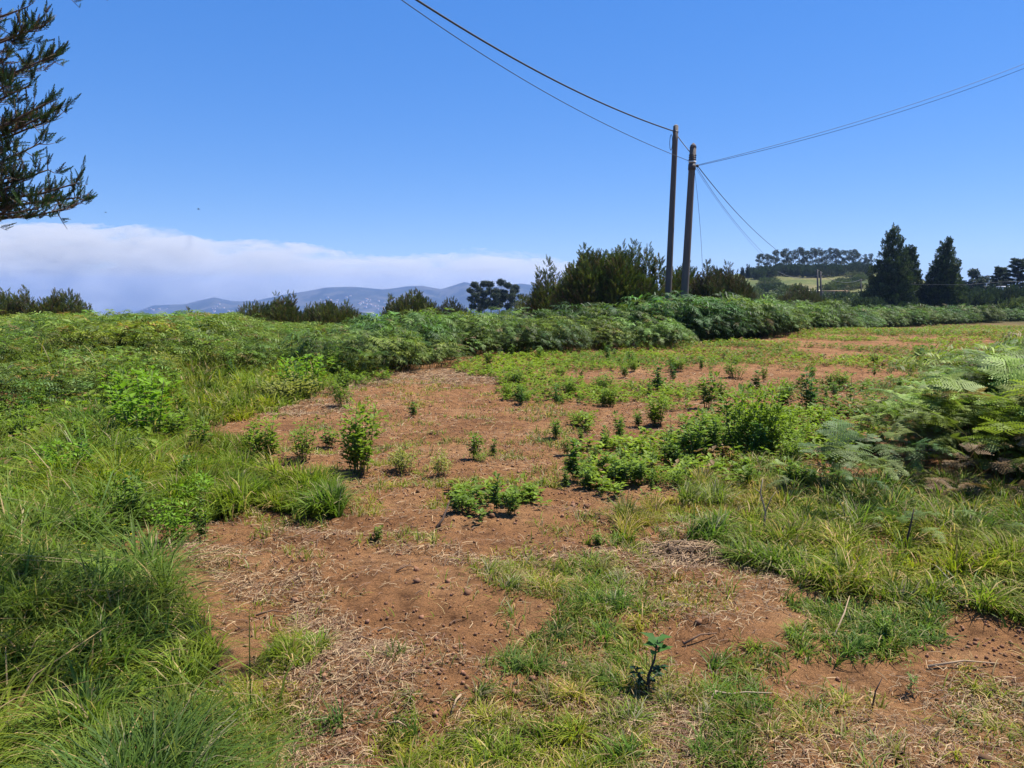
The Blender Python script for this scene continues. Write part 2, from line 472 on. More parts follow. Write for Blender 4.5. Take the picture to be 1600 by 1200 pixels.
# ------------------------------------------------------------------ fog bank (outside the haze box, beyond it)
def build_cloud():
    # lumpy closed bank: x from -9000 to 900 at about 7.4 km, its top following the photo's outline
    top = [(-900, 335), (-300, 345), (0, 347), (80, 350), (150, 358), (220, 358), (300, 362), (345, 372), (400, 374), (470, 379), (520, 388), (560, 399),
           (640, 405), (700, 400), (740, 393), (800, 399), (850, 404), (900, 412), (960, 440), (1010, 470)]
    nx, na = 420, 60
    px = np.linspace(-900, 1010, nx); Yc = 7600.0
    q = np.interp(px, [a for a, b in top], [b for a, b in top])
    ztop = 1.6 + (462 - q) / FOC * Yc
    zbot = np.full(nx, -420.0)
    x = (px - 800) / FOC * Yc
    a = np.linspace(0, 2 * PI, na, endpoint=False)
    endt = ss(-900, -800, px) * (1 - ss(930, 1010, px)) * 0.98 + 0.02
    cz = (ztop + zbot) / 2; hz = (ztop - zbot) / 2 * endt
    X = np.repeat(x[:, None], na, 1)
    ca, sa = np.cos(a)[None], np.sin(a)[None]
    Z = cz[:, None] + hz[:, None] * np.sign(sa) * np.abs(sa) ** 0.8
    Yw = Yc + (850 * endt)[:, None] * ca
    lump = (fbm(X / 520 + 3 * ca, sa * 2.5 + X * 0 + 3, 5, 61) - 0.5)
    lump2 = (fbm(X / 160 + 7 * ca, sa * 7 + 11, 4, 67) - 0.5)
    Z = Z + (lump * 240 + lump2 * 150) * np.maximum(sa, -0.2)
    Yw = Yw + (lump * 500 + lump2 * 200) * endt[:, None]
    V = np.stack([X, Yw, Z], -1).reshape(-1, 3)
    i = np.arange(nx - 1)[:, None] * na; j = np.arange(na)[None]; k = (j + 1) % na
    Q = np.stack([i + j, i + k, i + na + k, i + na + j], -1).reshape(-1, 4)
    V = np.vstack([V, V[:na].mean(0), V[-na:].mean(0)]); e = len(V)
    jj = np.arange(na); kk = (jj + 1) % na
    T = np.vstack([np.stack([kk, jj, np.full(na, e - 2)], -1), np.stack([(nx - 1) * na + jj, (nx - 1) * na + kk, np.full(na, e - 1)], -1)])
    m, n, l = mat_new('fog')
    g = n.new('ShaderNodeNewGeometry')
    nz = n.new('ShaderNodeTexNoise'); nz.inputs['Scale'].default_value = 0.0034; nz.inputs['Detail'].default_value = 5
    nz.inputs['Roughness'].default_value = 0.6; nz.inputs['Distortion'].default_value = 0.6
    mp = n.new('ShaderNodeMapping'); mp.inputs['Scale'].default_value = (0.7, 1, 2.4)
    l.new(g.outputs['Position'], mp.inputs[0]); l.new(mp.outputs[0], nz.inputs['Vector'])
    mr = n.new('ShaderNodeMapRange'); mr.inputs[1].default_value = 0.43; mr.inputs[2].default_value = 0.64
    mr.inputs[3].default_value = 0.00015; mr.inputs[4].default_value = 0.0062
    m.cycles.volume_step_rate = 0.2
    l.new(nz.outputs[0], mr.inputs[0])
    v = n.new('ShaderNodeVolumePrincipled'); v.inputs['Color'].default_value = (0.70, 0.70, 0.70, 1)
    v.inputs['Anisotropy'].default_value = 0.1
    l.new(mr.outputs[0], v.inputs['Density'])
    o_ = n.new('ShaderNodeOutputMaterial'); l.new(v.outputs[0], o_.inputs['Volume'])
    o = link_mesh('fog_bank', V, [Q, T], None, m, True)
    tag(o, 'long grey-white fog bank spilling over the far hills', 'fog', kind='stuff')
build_cloud()

# ------------------------------------------------------------------ grass, straw, ground cover (stuff)
def blades(g, P, h, wd, yaw, lean, col, curl=None):
    n_ = len(P)
    t = np.array([0, 0.38, 0.72, 1.0])
    wt = np.array([1.0, 0.85, 0.55, 0.0])
    d = np.stack([np.cos(yaw), np.sin(yaw), np.zeros(n_)], -1)
    turn = R.uniform(-0.9, 0.9, n_) + PI / 2
    s_ = np.stack([np.cos(yaw + turn), np.sin(yaw + turn), np.zeros(n_)], -1)
    horiz = (lean[:, None] * t[None] ** 1.8)
    up = t[None] * (1 - 0.45 * np.minimum(lean, 1.5)[:, None] * t[None] ** 2)
    C = P[:, None] + d[:, None] * (horiz * h[:, None])[..., None] + np.array([0, 0, 1.0]) * (up * h[:, None])[..., None]
    off = s_[:, None] * (wd[:, None] * wt[None] * 0.5)[..., None]
    L = C - off; Rr = C + off
    V = np.stack([L[:, 0], Rr[:, 0], L[:, 1], Rr[:, 1], L[:, 2], Rr[:, 2], C[:, 3]], 1)
    base = (np.arange(n_) * 7)[:, None, None]
    Q = (np.array([[0, 1, 3, 2], [2, 3, 5, 4]])[None] + base).reshape(-1, 4) + g.n
    T = (np.array([[4, 5, 6]])[None] + base).reshape(-1, 3) + g.n
    g.V.append(V.reshape(-1, 3)); g.Q.append(Q); g.cq.append(np.repeat(col, 2, 0))
    tipc = col * np.array([1.12, 1.05, 0.9])
    g.T.append(T); g.ct.append(np.clip(tipc, 0, 1)); g.n += n_ * 7

def sample(n_, r0, r1, pw=0.0, amax=0.72, a0=None):
    """points round the camera; density per square metre falls as r**-(1-pw)"""
    u = R.rand(n_)
    r = (r0 ** (1 + pw) + u * (r1 ** (1 + pw) - r0 ** (1 + pw))) ** (1 / (1 + pw))
    a = R.uniform(-amax if a0 is None else a0, amax, n_)
    x = r * np.sin(a); y = r * np.cos(a)
    return x, y, r

def edge(px, py, x, y, amt=28):
    r = np.hypot(x, y)
    k = np.clip(4.0 / r, 0.15, 1.4)
    return (px + amt * 2 * k * (fbm(x * 2.2, y * 2.2, 3, 91) - 0.5) * 2, py + amt * k * (fbm(x * 2.2 + 50, y * 2.2, 3, 93) - 0.5) * 2)

def in_any(px, py, polys):
    m_ = np.zeros(px.shape, bool)
    for q in polys: m_ |= inpoly(px, py, q)
    return m_

TALL = [[(-500, 640), (-100, 615), (120, 605), (200, 640), (240, 690), (245, 720), (250, 760), (240, 830), (160, 850), (120, 900), (225, 900), (290, 960),
         (320, 1040), (325, 1110), (340, 1230), (360, 2200), (-3000, 2200), (-3000, 700)]]
STRIP = [[(250, 785), (300, 768), (370, 745), (430, 765), (500, 775), (525, 805), (500, 815), (380, 808), (300, 835), (262, 820)]]
LEFTMID = [[(235, 705), (330, 685), (385, 695), (380, 722), (300, 738), (245, 745)]]
RIGHT = [[(1110, 850), (1180, 815), (1300, 775), (1400, 755), (1800, 770), (2400, 900), (1900, 975), (1500, 985), (1300, 960), (1170, 905)]]
RLIGHT = [[(960, 805), (1050, 780), (1150, 725), (1290, 740), (1290, 785), (1180, 805), (1050, 820), (980, 845)]]
MEADOW = [[(-900, 600), (0, 560), (440, 570), (600, 575), (530, 600), (465, 630), (385, 655), (330, 668), (250, 690), (200, 640), (0, 620), (-900, 720)]]
SHORT = [[(745, 1005), (830, 965), (900, 935), (1045, 955), (1045, 990), (965, 1000), (965, 1090), (930, 1115), (870, 1095), (820, 1035)],
         [(865, 890), (920, 895), (935, 930), (880, 935)], [(380, 1015), (440, 990), (485, 1010), (440, 1042), (390, 1045)],
         [(335, 1085), (560, 1075), (625, 1115), (600, 1260), (335, 1300)], [(700, 1115), (900, 1125), (1000, 1140), (1010, 1300), (660, 1300)],
         [(1130, 1040), (1220, 1030), (1230, 1120), (1200, 1300), (1085, 1300), (1130, 1120)], [(1190, 970), (1480, 980), (1460, 1010), (1280, 1035)],
         [(820, 750), (850, 745), (860, 760), (830, 765)], [(930, 830), (990, 815), (1000, 850), (930, 855)]]
SPARSE = [[(1040, 1090), (1300, 1020), (1900, 990), (2600, 1500), (1040, 1500)], [(300, 1060), (1040, 1060), (1040, 1500), (300, 1500)],
          [(740, 880), (960, 880), (1100, 960), (760, 960)]]
STRAW1 = [[(265, 835), (400, 812), (560, 830), (560, 900), (480, 965), (300, 905)], [(400, 900), (640, 900), (700, 1100), (420, 1080)],
          [(940, 880), (1060, 830), (1180, 812), (1200, 960), (1110, 1100), (950, 1090)], [(320, 1100), (1000, 1080), (2300, 985), (2600, 1600), (320, 1600)],
          [(265, 740), (380, 730), (400, 755), (290, 770)], [(600, 560), (740, 560), (800, 600), (560, 610), (540, 640), (420, 650), (400, 625)],
          [(470, 1000), (760, 1010), (760, 1120), (470, 1100)], [(640, 850), (860, 860), (960, 880), (940, 950), (640, 940)]]

GREEN_A, GREEN_B = np.array([0.138, 0.195, 0.018]), np.array([0.090, 0.148, 0.028])
def gcol(n_, x, y, warm=0.0, dry=0.06):
    k = fbm(x * 0.9, y * 0.9, 3, 15)[:, None]
    k = np.clip((k - 0.3) / 0.4, 0, 1)
    c = GREEN_A * k + GREEN_B * (1 - k)
    c = c * (0.65 + 0.7 * R.rand(n_, 1))
    c = c * (1 + np.array([warm * 1.0, warm * 0.35, -warm * 0.2]))
    d = R.rand(n_) < dry
    c[d] = np.array([0.36, 0.29, 0.15]) * (0.6 + 0.6 * R.rand(d.sum(), 1))
    return c

CLEAR = [[(585, 1300), (622, 1120), (645, 1060), (560, 1010), (520, 900), (780, 880), (748, 990), (722, 1060), (702, 1120), (668, 1300)]]
def grass_zone(name, label, polys, N, r0, r1, hr, wr, a0=-0.72, a1=0.72, warm=0.0, dry=0.06, keep=None, lean=(0.2, 1.0), noise_cut=0.0, amt=28, tuft=0.0, ncs=0.8):
    x, y, r = sample(N, r0, r1, 0.0, a1, a0)
    px, py = plan(x, y)
    ex, ey = edge(px, py, x, y, amt)
    m_ = in_any(ex, ey, polys)
    if 'bare' in label or 'sparse' in label: m_ &= ~(in_any(ex, ey, CLEAR) & (R.rand(N) < 0.9))
    if keep is not None: m_ &= keep(px, py, x, y)
    if noise_cut: m_ &= fbm(x * ncs, y * ncs, 3, 55) + 0.25 * (R.rand(N) - 0.5) > noise_cut
    x, y, r = x[m_], y[m_], r[m_]
    if tuft:                                                  # gather blades into tufts
        cx = np.round(x / tuft + R.rand() * 0); cy = np.round(y / tuft)
        jx = _hash(cx, cy, 5) - 0.5; jy = _hash(cx, cy, 6) - 0.5
        tx = (cx + jx * 0.9) * tuft; ty = (cy + jy * 0.9) * tuft
        f = R.beta(1.3, 1.6, len(x))[:, None]
        out = np.stack([x - tx, y - ty], -1)
        x = x * (1 - f[:, 0] * 0.8) + tx * f[:, 0] * 0.8; y = y * (1 - f[:, 0] * 0.8) + ty * f[:, 0] * 0.8
        yaw = np.arctan2(out[:, 1], out[:, 0]) + R.normal(0, 1.1, len(x))
        th = 0.5 + 0.85 * _hash(cx, cy, 8)
    else:
        yaw = R.rand(len(x)) * 2 * PI; th = 1.0
    n_ = len(x)
    P = np.stack([x, y, terr(x, y) - 0.01], -1)
    hh = (hr[0] + (hr[1] - hr[0]) * R.rand(n_) ** 1.2) * th * (0.6 + 0.8 * fbm(x * 0.7, y * 0.7, 3, 23))
    ww = (wr[0] + (wr[1] - wr[0]) * R.rand(n_)) * np.clip((r / 4) ** 0.6, 0.8, 2.5)
    ln_ = lean[0] + (lean[1] - lean[0]) * R.rand(n_) ** 1.3
    cc = gcol(n_, x, y, warm, dry)
    if tuft:
        hu = (_hash(cx, cy, 12) - 0.5)[:, None]
        cc = np.clip(cc * (1 + 0.5 * hu) * (1 + np.array([0.5, 0.12, -0.1]) * (_hash(cx, cy, 13)[:, None] - 0.4)), 0, 1)
    g = Geo(); blades(g, P, hh, ww, yaw, ln_, cc)
    o = g.build(name, M_GRASS)
    tag(o, label, 'grass', kind='stuff')
    print('grass', name, n_)
    return o

grass_zone('tall_grass', 'lush tall green grass thick along the left of the soil', TALL, 330000, 1.5, 12, (0.12, 0.32), (0.006, 0.012), a0=-0.80, a1=-0.10, tuft=0.22, amt=26, lean=(0.3, 1.7), warm=0.05, dry=0.09, noise_cut=0.36, ncs=1.9)
grass_zone('arching_grass', 'longest arching grass blades over the left tall grass', TALL, 5000, 1.5, 9, (0.32, 0.55), (0.008, 0.013), a0=-0.80, a1=-0.10, amt=10, lean=(0.5, 1.7), dry=0.06, tuft=0.5)
grass_zone('meadow_grass', 'yellow-green meadow grass between left bank and bare soil', MEADOW, 150000, 6, 22, (0.10, 0.32), (0.007, 0.013), a0=-0.8, a1=-0.1, warm=0.2, dry=0.10, tuft=0.35, lean=(0.2, 1.5), noise_cut=0.34)
grass_zone('bank_grass', 'yellowish grass mixed through the bracken of the left bank', [[(-900, 522), (600, 526), (600, 585), (470, 610), (-900, 640)]], 26000, 8, 34, (0.25, 0.60), (0.007, 0.013), a0=-0.85, a1=-0.1, warm=0.4, dry=0.15, tuft=0.5, lean=(0.2, 1.4), noise_cut=0.40)
grass_zone('grass_strip', 'bluish green grass clump strip reaching into the bare soil', STRIP, 90000, 3.5, 7, (0.10, 0.27), (0.007, 0.013), a0=-0.5, a1=-0.2, tuft=0.22, amt=26, lean=(0.2, 1.3), dry=0.1, noise_cut=0.30, ncs=2.5)
grass_zone('grass_patch', 'small fresh green grass patch below the left bank', LEFTMID, 60000, 5, 10, (0.10, 0.24), (0.005, 0.009), a0=-0.5, a1=-0.25, tuft=0.18, amt=22, dry=0.12, lean=(0.2, 1.2))
grass_zone('right_grass', 'green grass below the ferns on the right', RIGHT, 170000, 2.6, 8, (0.07, 0.25), (0.006, 0.011), a0=0.2, a1=0.8, warm=0.12, dry=0.22, tuft=0.17, amt=50, lean=(0.3, 1.4), noise_cut=0.33)
grass_zone('pale_grass', 'pale thin grass between weeds and the straw heap', RLIGHT, 90000, 4, 9, (0.06, 0.22), (0.004, 0.008), a0=0.05, a1=0.5, warm=0.55, dry=0.4, tuft=0.2, amt=40, lean=(0.2, 1.3), noise_cut=0.36)
grass_zone('short_grass', 'short green grass patches in the foreground soil', SHORT, 260000, 1.6, 7, (0.04, 0.13), (0.005, 0.009), dry=0.12, tuft=0.11, amt=55, noise_cut=0.41, ncs=3.2, warm=-0.05, lean=(0.3, 1.5))
grass_zone('sparse_grass', 'sparse yellowing grass scattered over the foreground straw', SPARSE + SHORT, 300000, 1.5, 7, (0.03, 0.11), (0.004, 0.008), warm=0.35, dry=0.4, tuft=0.12, amt=50, noise_cut=0.50, ncs=3.0, lean=(0.4, 1.6))
STRAY = [[(265, 740), (420, 640), (600, 580), (900, 640), (1000, 680), (890, 780), (1150, 820), (1200, 960), (1300, 1300), (300, 1300), (260, 850)]]
grass_zone('stray_grass', 'stray thin grass sprigs scattered over the bare soil', STRAY, 260000, 1.8, 14, (0.03, 0.10), (0.004, 0.008), warm=0.35, dry=0.35, tuft=0.10, amt=40, noise_cut=0.63, ncs=3.6, lean=(0.3, 1.5))
def straw():
    N = 620000
    x, y, r = sample(N, 1.4, 16, -0.1, 0.78)
    px, py = plan(x, y)
    ex, ey = edge(px, py, x, y, 40)
    dens = np.where(in_any(ex, ey, STRAW1), np.where(py > 950, 0.95, 0.78), 0.09)
    dens = dens * np.where(in_any(ex, ey, CLEAR), 0.22, 1.0)
    dens = dens * np.clip((fbm(x * 1.6, y * 1.6, 3, 33) - 0.30) * 3.2, 0.08, 1)
    dens = np.where(in_any(px, py, TALL) | in_any(px, py, MEADOW), 0, dens)
    k = R.rand(N) < dens
    x, y, r = x[k], y[k], r[k]; n_ = len(x)
    yaw = R.rand(n_) * 2 * PI; L = R.uniform(0.012, 0.075, n_) * np.clip((r / 4) ** 0.4, 0.8, 2)
    wd = R.uniform(0.0012, 0.0034, n_) * np.clip((r / 4) ** 0.7, 0.8, 2.2)
    d = np.stack([np.cos(yaw), np.sin(yaw)], -1); s_ = np.stack([-d[:, 1], d[:, 0]], -1)
    bend = R.normal(0, 0.07, n_)
    V = []
    zz = terr(x, y) + R.uniform(0.001, 0.018, n_)
    rise = R.normal(0.0, 0.22, n_) + 0.05
    for t in (-0.5, 0.0, 0.5):
        cx = x + d[:, 0] * t * L + s_[:, 0] * bend * L * (1 - 4 * t * t)
        cy = y + d[:, 1] * t * L + s_[:, 1] * bend * L * (1 - 4 * t * t)
        cz = zz + rise * t * L + 0.08 * L * (1 - 4 * t * t)
        for q in (-0.5, 0.5):
            V.append(np.stack([cx + s_[:, 0] * wd * q, cy + s_[:, 1] * wd * q, cz + q * wd * 0.5], -1))
    V = np.stack(V, 1).reshape(-1, 3)
    base = (np.arange(n_) * 6)[:, None, None]
    Q = (np.array([[0, 1, 3, 2], [2, 3, 5, 4]])[None] + base).reshape(-1, 4)
    c = np.where(R.rand(n_, 1) < 0.45, np.array([[0.18, 0.105, 0.062]]), np.array([[0.41, 0.285, 0.155]])) * R.uniform(0.5, 1.15, (n_, 1))
    g = Geo(); g.V = [V]; g.Q = [Q]; g.cq = [np.repeat(c, 2, 0)]
    tag(g.build('dry_straw', M_STRAW), 'dry cut straw and stems littering the soil', 'straw', kind='stuff')
straw()

def clods():
    N = 90000
    x, y, r = sample(N, 1.5, 18, 0.0, 0.7)
    k = R.rand(N) < np.clip((fbm(x * 1.3, y * 1.3, 3, 71) - 0.3) * 2.5, 0.05, 1)
    x, y, r = x[k], y[k], r[k]; n_ = len(x)
    V = np.array([(1, 0, 0), (-1, 0, 0), (0, 1, 0), (0, -1, 0), (0, 0, 1), (0, 0, -1), (.6, .6, .5), (-.6, .5, .6), (.5, -.7, .5)], float)
    T = np.array([(4, 0, 6), (6, 0, 2), (4, 6, 2), (4, 2, 7), (7, 2, 1), (4, 7, 1), (4, 1, 3), (4, 3, 8), (8, 3, 0), (4, 8, 0), (5, 2, 0), (5, 1, 2), (5, 3, 1), (5, 0, 3)])
    s_ = (0.0025 + 0.0095 * R.rand(n_) ** 2.2) * np.where(R.rand(n_) < 0.03, 2.0, 1.0)
    M = frames(R.normal(size=(n_, 3)), R.rand(n_) * 6.28) * (s_[:, None, None] * R.uniform(0.6, 1.3, (n_, 1, 3)))
    g = Geo()
    g.inst((V, T, np.zeros((0, 4), int), np.ones((len(T), 3)), np.zeros((0, 3))), M, np.stack([x, y, terr(x, y) + s_ * 0.4], -1), jit((0.20, 0.105, 0.06), n_, 0.35, 0.05))
    tag(g.build('soil_crumbs', solid_mat('soil_crumb', 0.95, 0.1)), 'crumbs and small clods of red-brown earth', 'soil', kind='stuff')
clods()

# ------------------------------------------------------------------ leaf / weed templates
def leafq(P, d, up, L, W_, col):
    """one folded leaf: base, two sides, tip"""
    d = d / np.linalg.norm(d); s_ = np.cross(d, up); s_ /= max(np.linalg.norm(s_), 1e-6); u = np.cross(s_, d)
    a = P + d * L * 0.45
    return (np.array([P, a + s_ * W_ / 2 + u * W_ * 0.18, P + d * L - u * L * 0.15, a - s_ * W_ / 2 + u * W_ * 0.18]),
            np.array([(0, 1, 2), (0, 2, 3)]), None, col)

def weed_geo(h, wdt, nst, nleaf, ls, col, rs, top=1.35, stemcol=(0.10, 0.12, 0.05), droop=0.0):
    """upright leafy weed: several stems with whorled leaves, denser and paler near the tips"""
    gs, gl = Geo(), Geo(); parts = []
    for k in range(nst):
        a = rs.uniform(0, 6.28); sp = wdt * 0.5 * math.sqrt(rs.rand()) if nst > 1 else 0.0
        hh = h * (1.0 if k == 0 else rs.uniform(0.35, 0.95))
        b0 = np.array([math.cos(a), math.sin(a), 0]) * sp * 0.45
        tipp = np.array([math.cos(a), math.sin(a), 0]) * sp + np.array([0, 0, hh])
        mid = (b0 + tipp) / 2 + np.array([rs.normal() * .02, rs.normal() * .02, 0])
        t = np.linspace(0, 1, 6)[:, None]
        curve = b0 * (1 - t) ** 2 + 2 * mid * t * (1 - t) + tipp * t ** 2
        gs.tube(curve, np.linspace(0.006, 0.002, 6) * (0.6 + h), stemcol, 5)
        m_ = max(6, int(nleaf / nst * hh / h))
        for i in range(m_):
            u = rs.uniform(0.12, 1.0) ** 0.8
            P = b0 * (1 - u) ** 2 + 2 * mid * u * (1 - u) + tipp * u ** 2
            an = i * 2.4 + rs.normal() * 0.3
            br = wdt * 0.20 * rs.rand() * (0.35 + 1.1 * abs(math.sin(u * 5 + k * 1.7)))
            el = rs.uniform(-0.1, 0.9) + 0.5 * (u > 0.9) - droop
            d = np.array([math.cos(an) * math.cos(el), math.sin(an) * math.cos(el), math.sin(el)])
            P = P + np.array([math.cos(an), math.sin(an), 0.5]) * br
            L = ls * rs.uniform(0.6, 1.25) * (1.0 - 0.35 * (u > 0.92))
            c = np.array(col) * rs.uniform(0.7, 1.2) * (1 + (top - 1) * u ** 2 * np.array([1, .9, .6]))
            parts.append(leafq(P, d, np.array([0, 0, 1.0]), L, L * 0.62, np.clip(c, 0, 1)))
    tm = merge_tmpl(parts)
    gl.inst(tm, np.eye(3)[None], np.zeros((1, 3)), np.ones((1, 3)))
    return gs, gl

YG = (0.140, 0.205, 0.026); MG = (0.09, 0.15, 0.028); DG = (0.055, 0.11, 0.028); PG = (0.21, 0.22, 0.06)
PROTO = {}
def weed_proto(key, *a, **k):
    root = empty('weed', (0, 0, -50), 'x', 'weed')
    gs, gl = weed_geo(*a, **k)
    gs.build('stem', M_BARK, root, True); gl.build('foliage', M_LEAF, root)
    PROTO[key] = [root, False, a[0]]
rs = np.random.RandomState(5)
weed_proto('bush', 1.0, 0.62, 13, 1200, 0.095, YG, rs)
weed_proto('bush2', 1.0, 0.85, 14, 900, 0.09, (0.125, 0.19, 0.026), rs)
weed_proto('spire', 1.0, 0.22, 3, 190, 0.15, MG, rs)
weed_proto('spire2', 1.0, 0.42, 6, 330, 0.13, (0.115, 0.18, 0.028), rs)
weed_proto('dark', 1.0, 0.50, 7, 430, 0.13, DG, rs, top=1.6)
weed_proto('wide', 1.0, 1.6, 24, 700, 0.13, YG, rs)
weed_proto('pale', 1.0, 1.0, 16, 560, 0.12, PG, rs)
weed_proto('broad', 1.0, 0.85, 12, 850, 0.11, (0.13, 0.235, 0.022), rs)
weed_proto('thin', 1.0, 0.3, 3, 70, 0.13, (0.13, 0.19, 0.05), rs)

def weed(kind, x, yb, yt, label, group='leafy weeds growing on the bare soil', sx=1.0):
    P = gp(x, yb)
    top = pt(x, yt, P[1])
    h = max(0.06, top[2] - P[2])
    q = PROTO[kind]
    if not q[1]: o = q[0]; q[1] = True
    else: o = copy_tree(q[0])
    o.location = (float(P[0]), float(P[1]), float(P[2]) - 0.01)
    o.rotation_euler = (0, 0, rnd.uniform(0, 6.28)); o.scale = (h * sx, h * sx, h)
    o['label'] = label; o['group'] = group
    return o

WEEDS = [
 ('bush', 560, 740, 622, 'tallest bushy yellow-green weed standing alone on the bare soil', 0.9),
 ('bush', 408, 724, 650, 'dense weed with a dark stem at the left edge of the soil', 1.1),
 ('bush2', 473, 716, 655, 'round bushy weed just left of the tallest soil weed', 0.95),
 ('spire2', 513, 700, 668, 'small weed close to the left foot of the tallest soil weed', 1.6),
 ('pale', 632, 738, 690, 'pale wilted spreading weed right of the tallest soil weed', 1.0),
 ('pale', 690, 745, 700, 'thin ragged weed right of the pale wilted weed', 0.8),
 ('spire2', 740, 718, 674, 'slim twin-stemmed weed in the middle of the bare soil', 1.1),
 ('spire', 772, 712, 686, 'tiny upright weed at the right of a slim pair', 1.2),
 ('wide', 752, 722, 703, 'low spreading weed at the foot of the slim pair', 0.8),
 ('spire', 646, 652, 628, 'single tiny seedling alone high on the bare soil', 1.6),
 ('spire2', 712, 800, 768, 'leftmost low weed of the patch above the dark stick', 1.4),
 ('thin', 738, 792, 748, 'wispy tall weed in the patch above the dark stick', 1.0),
 ('spire', 776, 800, 738, 'tallest spike of the weed patch above the dark stick', 0.8),
 ('spire2', 800, 806, 762, 'leafy weed low in the patch above the dark stick', 1.2),
 ('spire2', 833, 782, 755, 'small weed at the right end of the middle patch', 1.2),
 ('broad', 235, 690, 580, 'big bright green broad-leaved weed in the left grass', 1.1),
 ('broad', 205, 640, 572, 'bright broad-leaved weed behind the big one in left grass', 1.2),
 ('broad', 474, 616, 553, 'bright green bush of weed at the edge of left bank', 1.3),
 ('spire2', 275, 700, 640, 'mid-green weed right of the big broad-leaved weed', 1.2),
 ('spire2', 372, 775, 738, 'dark green sprig standing in the grass strip', 1.0),
 ('spire2', 490, 775, 742, 'leafy sprig at the right end of the grass strip', 1.1),
 ('bush', 1025, 666, 612, 'bright round weed left of the dense weed stand', 1.1),
 ('spire2', 998, 668, 640, 'small weed left of the bright round weed', 1.3),
 ('wide', 905, 668, 640, 'low spreading weed on the soil left of centre stand', 0.9),
 ('spire2', 870, 685, 652, 'small weed casting a dark shadow left of the low spreading one', 1.2),
 ('dark', 1025, 612, 568, 'dark green weed behind the bright round weed', 1.1),
 ('spire2', 1105, 640, 583, 'slender tall weed above the dense weed stand', 1.1),
 ('dark', 1262, 641, 575, 'dark conical weed standing right of the dense stand', 0.95),
 ('thin', 1330, 640, 585, 'ragged pale-stemmed weed right of the dark conical weed', 1.4),
 ('bush', 1170, 712, 600, 'tallest leafy stem in the middle of the dense stand', 0.70),
 ('bush', 1192, 716, 596, 'tall leafy stem right of the middle of dense stand', 0.70),
 ('bush2', 1212, 700, 622, 'rightmost leafy stem of the dense weed stand', 0.80),
 ('spire2', 1150, 700, 606, 'slim tall stem at the back of the dense stand', 1.00),
 ('bush2', 1136, 712, 640, 'leafy stem left of middle in the dense stand', 0.90),
 ('spire2', 1112, 712, 642, 'slim stem on the left flank of the dense stand', 1.20),
 ('spire2', 1092, 722, 660, 'low front stem on the left flank of dense stand', 1.30),
 ('spire2', 1073, 710, 648, 'leftmost stem of the dense weed stand', 1.20),
 ('dark', 1180, 722, 660, 'dark low stem at the foot of the dense stand', 1.00),
 ('bush2', 1230, 722, 668, 'low bushy weed at the right foot of dense stand', 1.00),
 ('spire', 897, 752, 686, 'thin dark spike at the left end of the weed bed', 1.2),
 ('spire2', 920, 765, 722, 'short leafy weed at the left end of weed bed', 1.5),
 ('spire2', 945, 742, 702, 'medium leafy weed behind the left weed bed', 1.3),
 ('thin', 970, 735, 680, 'tall wispy weed in the weed bed', 1.0),
 ('spire2', 968, 760, 712, 'bushy sprig in the middle of the weed bed', 1.5),
 ('spire2', 1000, 756, 712, 'leafy sprig right of the middle of weed bed', 1.4),
 ('thin', 1020, 745, 690, 'thin stalk at the right end of the weed bed', 1.0),
 ('wide', 1045, 760, 728, 'low spreading weed at the right end of weed bed', 0.9),
 ('spire2', 1080, 745, 712, 'short weed between weed bed and dense stand', 1.5),
 ('wide', 1120, 740, 712, 'low yellow-green weed in front of the dense stand', 0.9),
 ('wide', 1160, 748, 722, 'low weed in front of the dense stand, right one', 0.9),
 ('bush2', 1285, 700, 640, 'leafy weed between dense stand and the ferns', 1.0),
 ('spire2', 1240, 770, 715, 'light green weed in pale grass beside the lone fern', 1.4),
 ('spire2', 1222, 640, 600, 'small weed in the cover behind the dense stand', 1.4),
 ('bush2', 1150, 590, 562, 'small round weed far back in the right field', 1.60),
 ('bush2', 880, 620, 585, 'bushy weed at the front edge of the ground cover', 1.6),
 ('bush2', 800, 600, 572, 'bushy weed at the left tip of the ground cover', 1.8),
 ('bush2', 945, 610, 580, 'bushy weed in the ground cover left of the dark weed', 1.6),
 ('dark', 1440, 575, 540, 'dark reddish weed at the edge of the right ferns', 1.4),
 ('spire2', 1385, 1000, 960, 'small sprig in the right foreground grass', 1.0),
 ('thin', 1425, 1085, 1035, 'small broad-leaved sprig in the bottom right straw', 1.0),
 ('spire2', 935, 855, 828, 'small tuft of leaves at the front edge of the weeds', 1.3),
 ('spire2', 590, 845, 820, 'tiny seedling in the soil beside the straw patch', 1.2),
]
for k_, x_, b_, t_, lab, sx_ in WEEDS:
    weed(k_, x_, b_, t_, lab, sx=sx_)
sm = sorted([(rnd.uniform(760, 1500), rnd.uniform(548, 640)) for _ in range(60)])
for i, (px, py) in enumerate(sm):
    hh = rnd.uniform(14, 30) * (py - 440) / 150
    weed(['spire2', 'spire2', 'dark', 'bush', 'thin', 'spire'][i % 6], px, py, py - hh, '%s small weed from the left in the upper right ground cover' % ordinal(i), 'small weeds dotted through the upper right ground cover', rnd.uniform(0.8, 1.4))
sm = sorted([(rnd.uniform(5, 330), rnd.uniform(660, 880)) for _ in range(26)])
for i, (px, py) in enumerate(sm):
    hh = rnd.uniform(48, 82)
    weed(['broad', 'spire2', 'bush2', 'dark', 'thin', 'spire2'][i % 6], px, py, py - hh, '%s leafy weed from the left standing in the tall left grass' % ordinal(i), 'leafy weeds standing in the tall left grass', rnd.uniform(0.7, 1.1))
sm = sorted([(rnd.uniform(60, 560), rnd.uniform(575, 640)) for _ in range(22)])
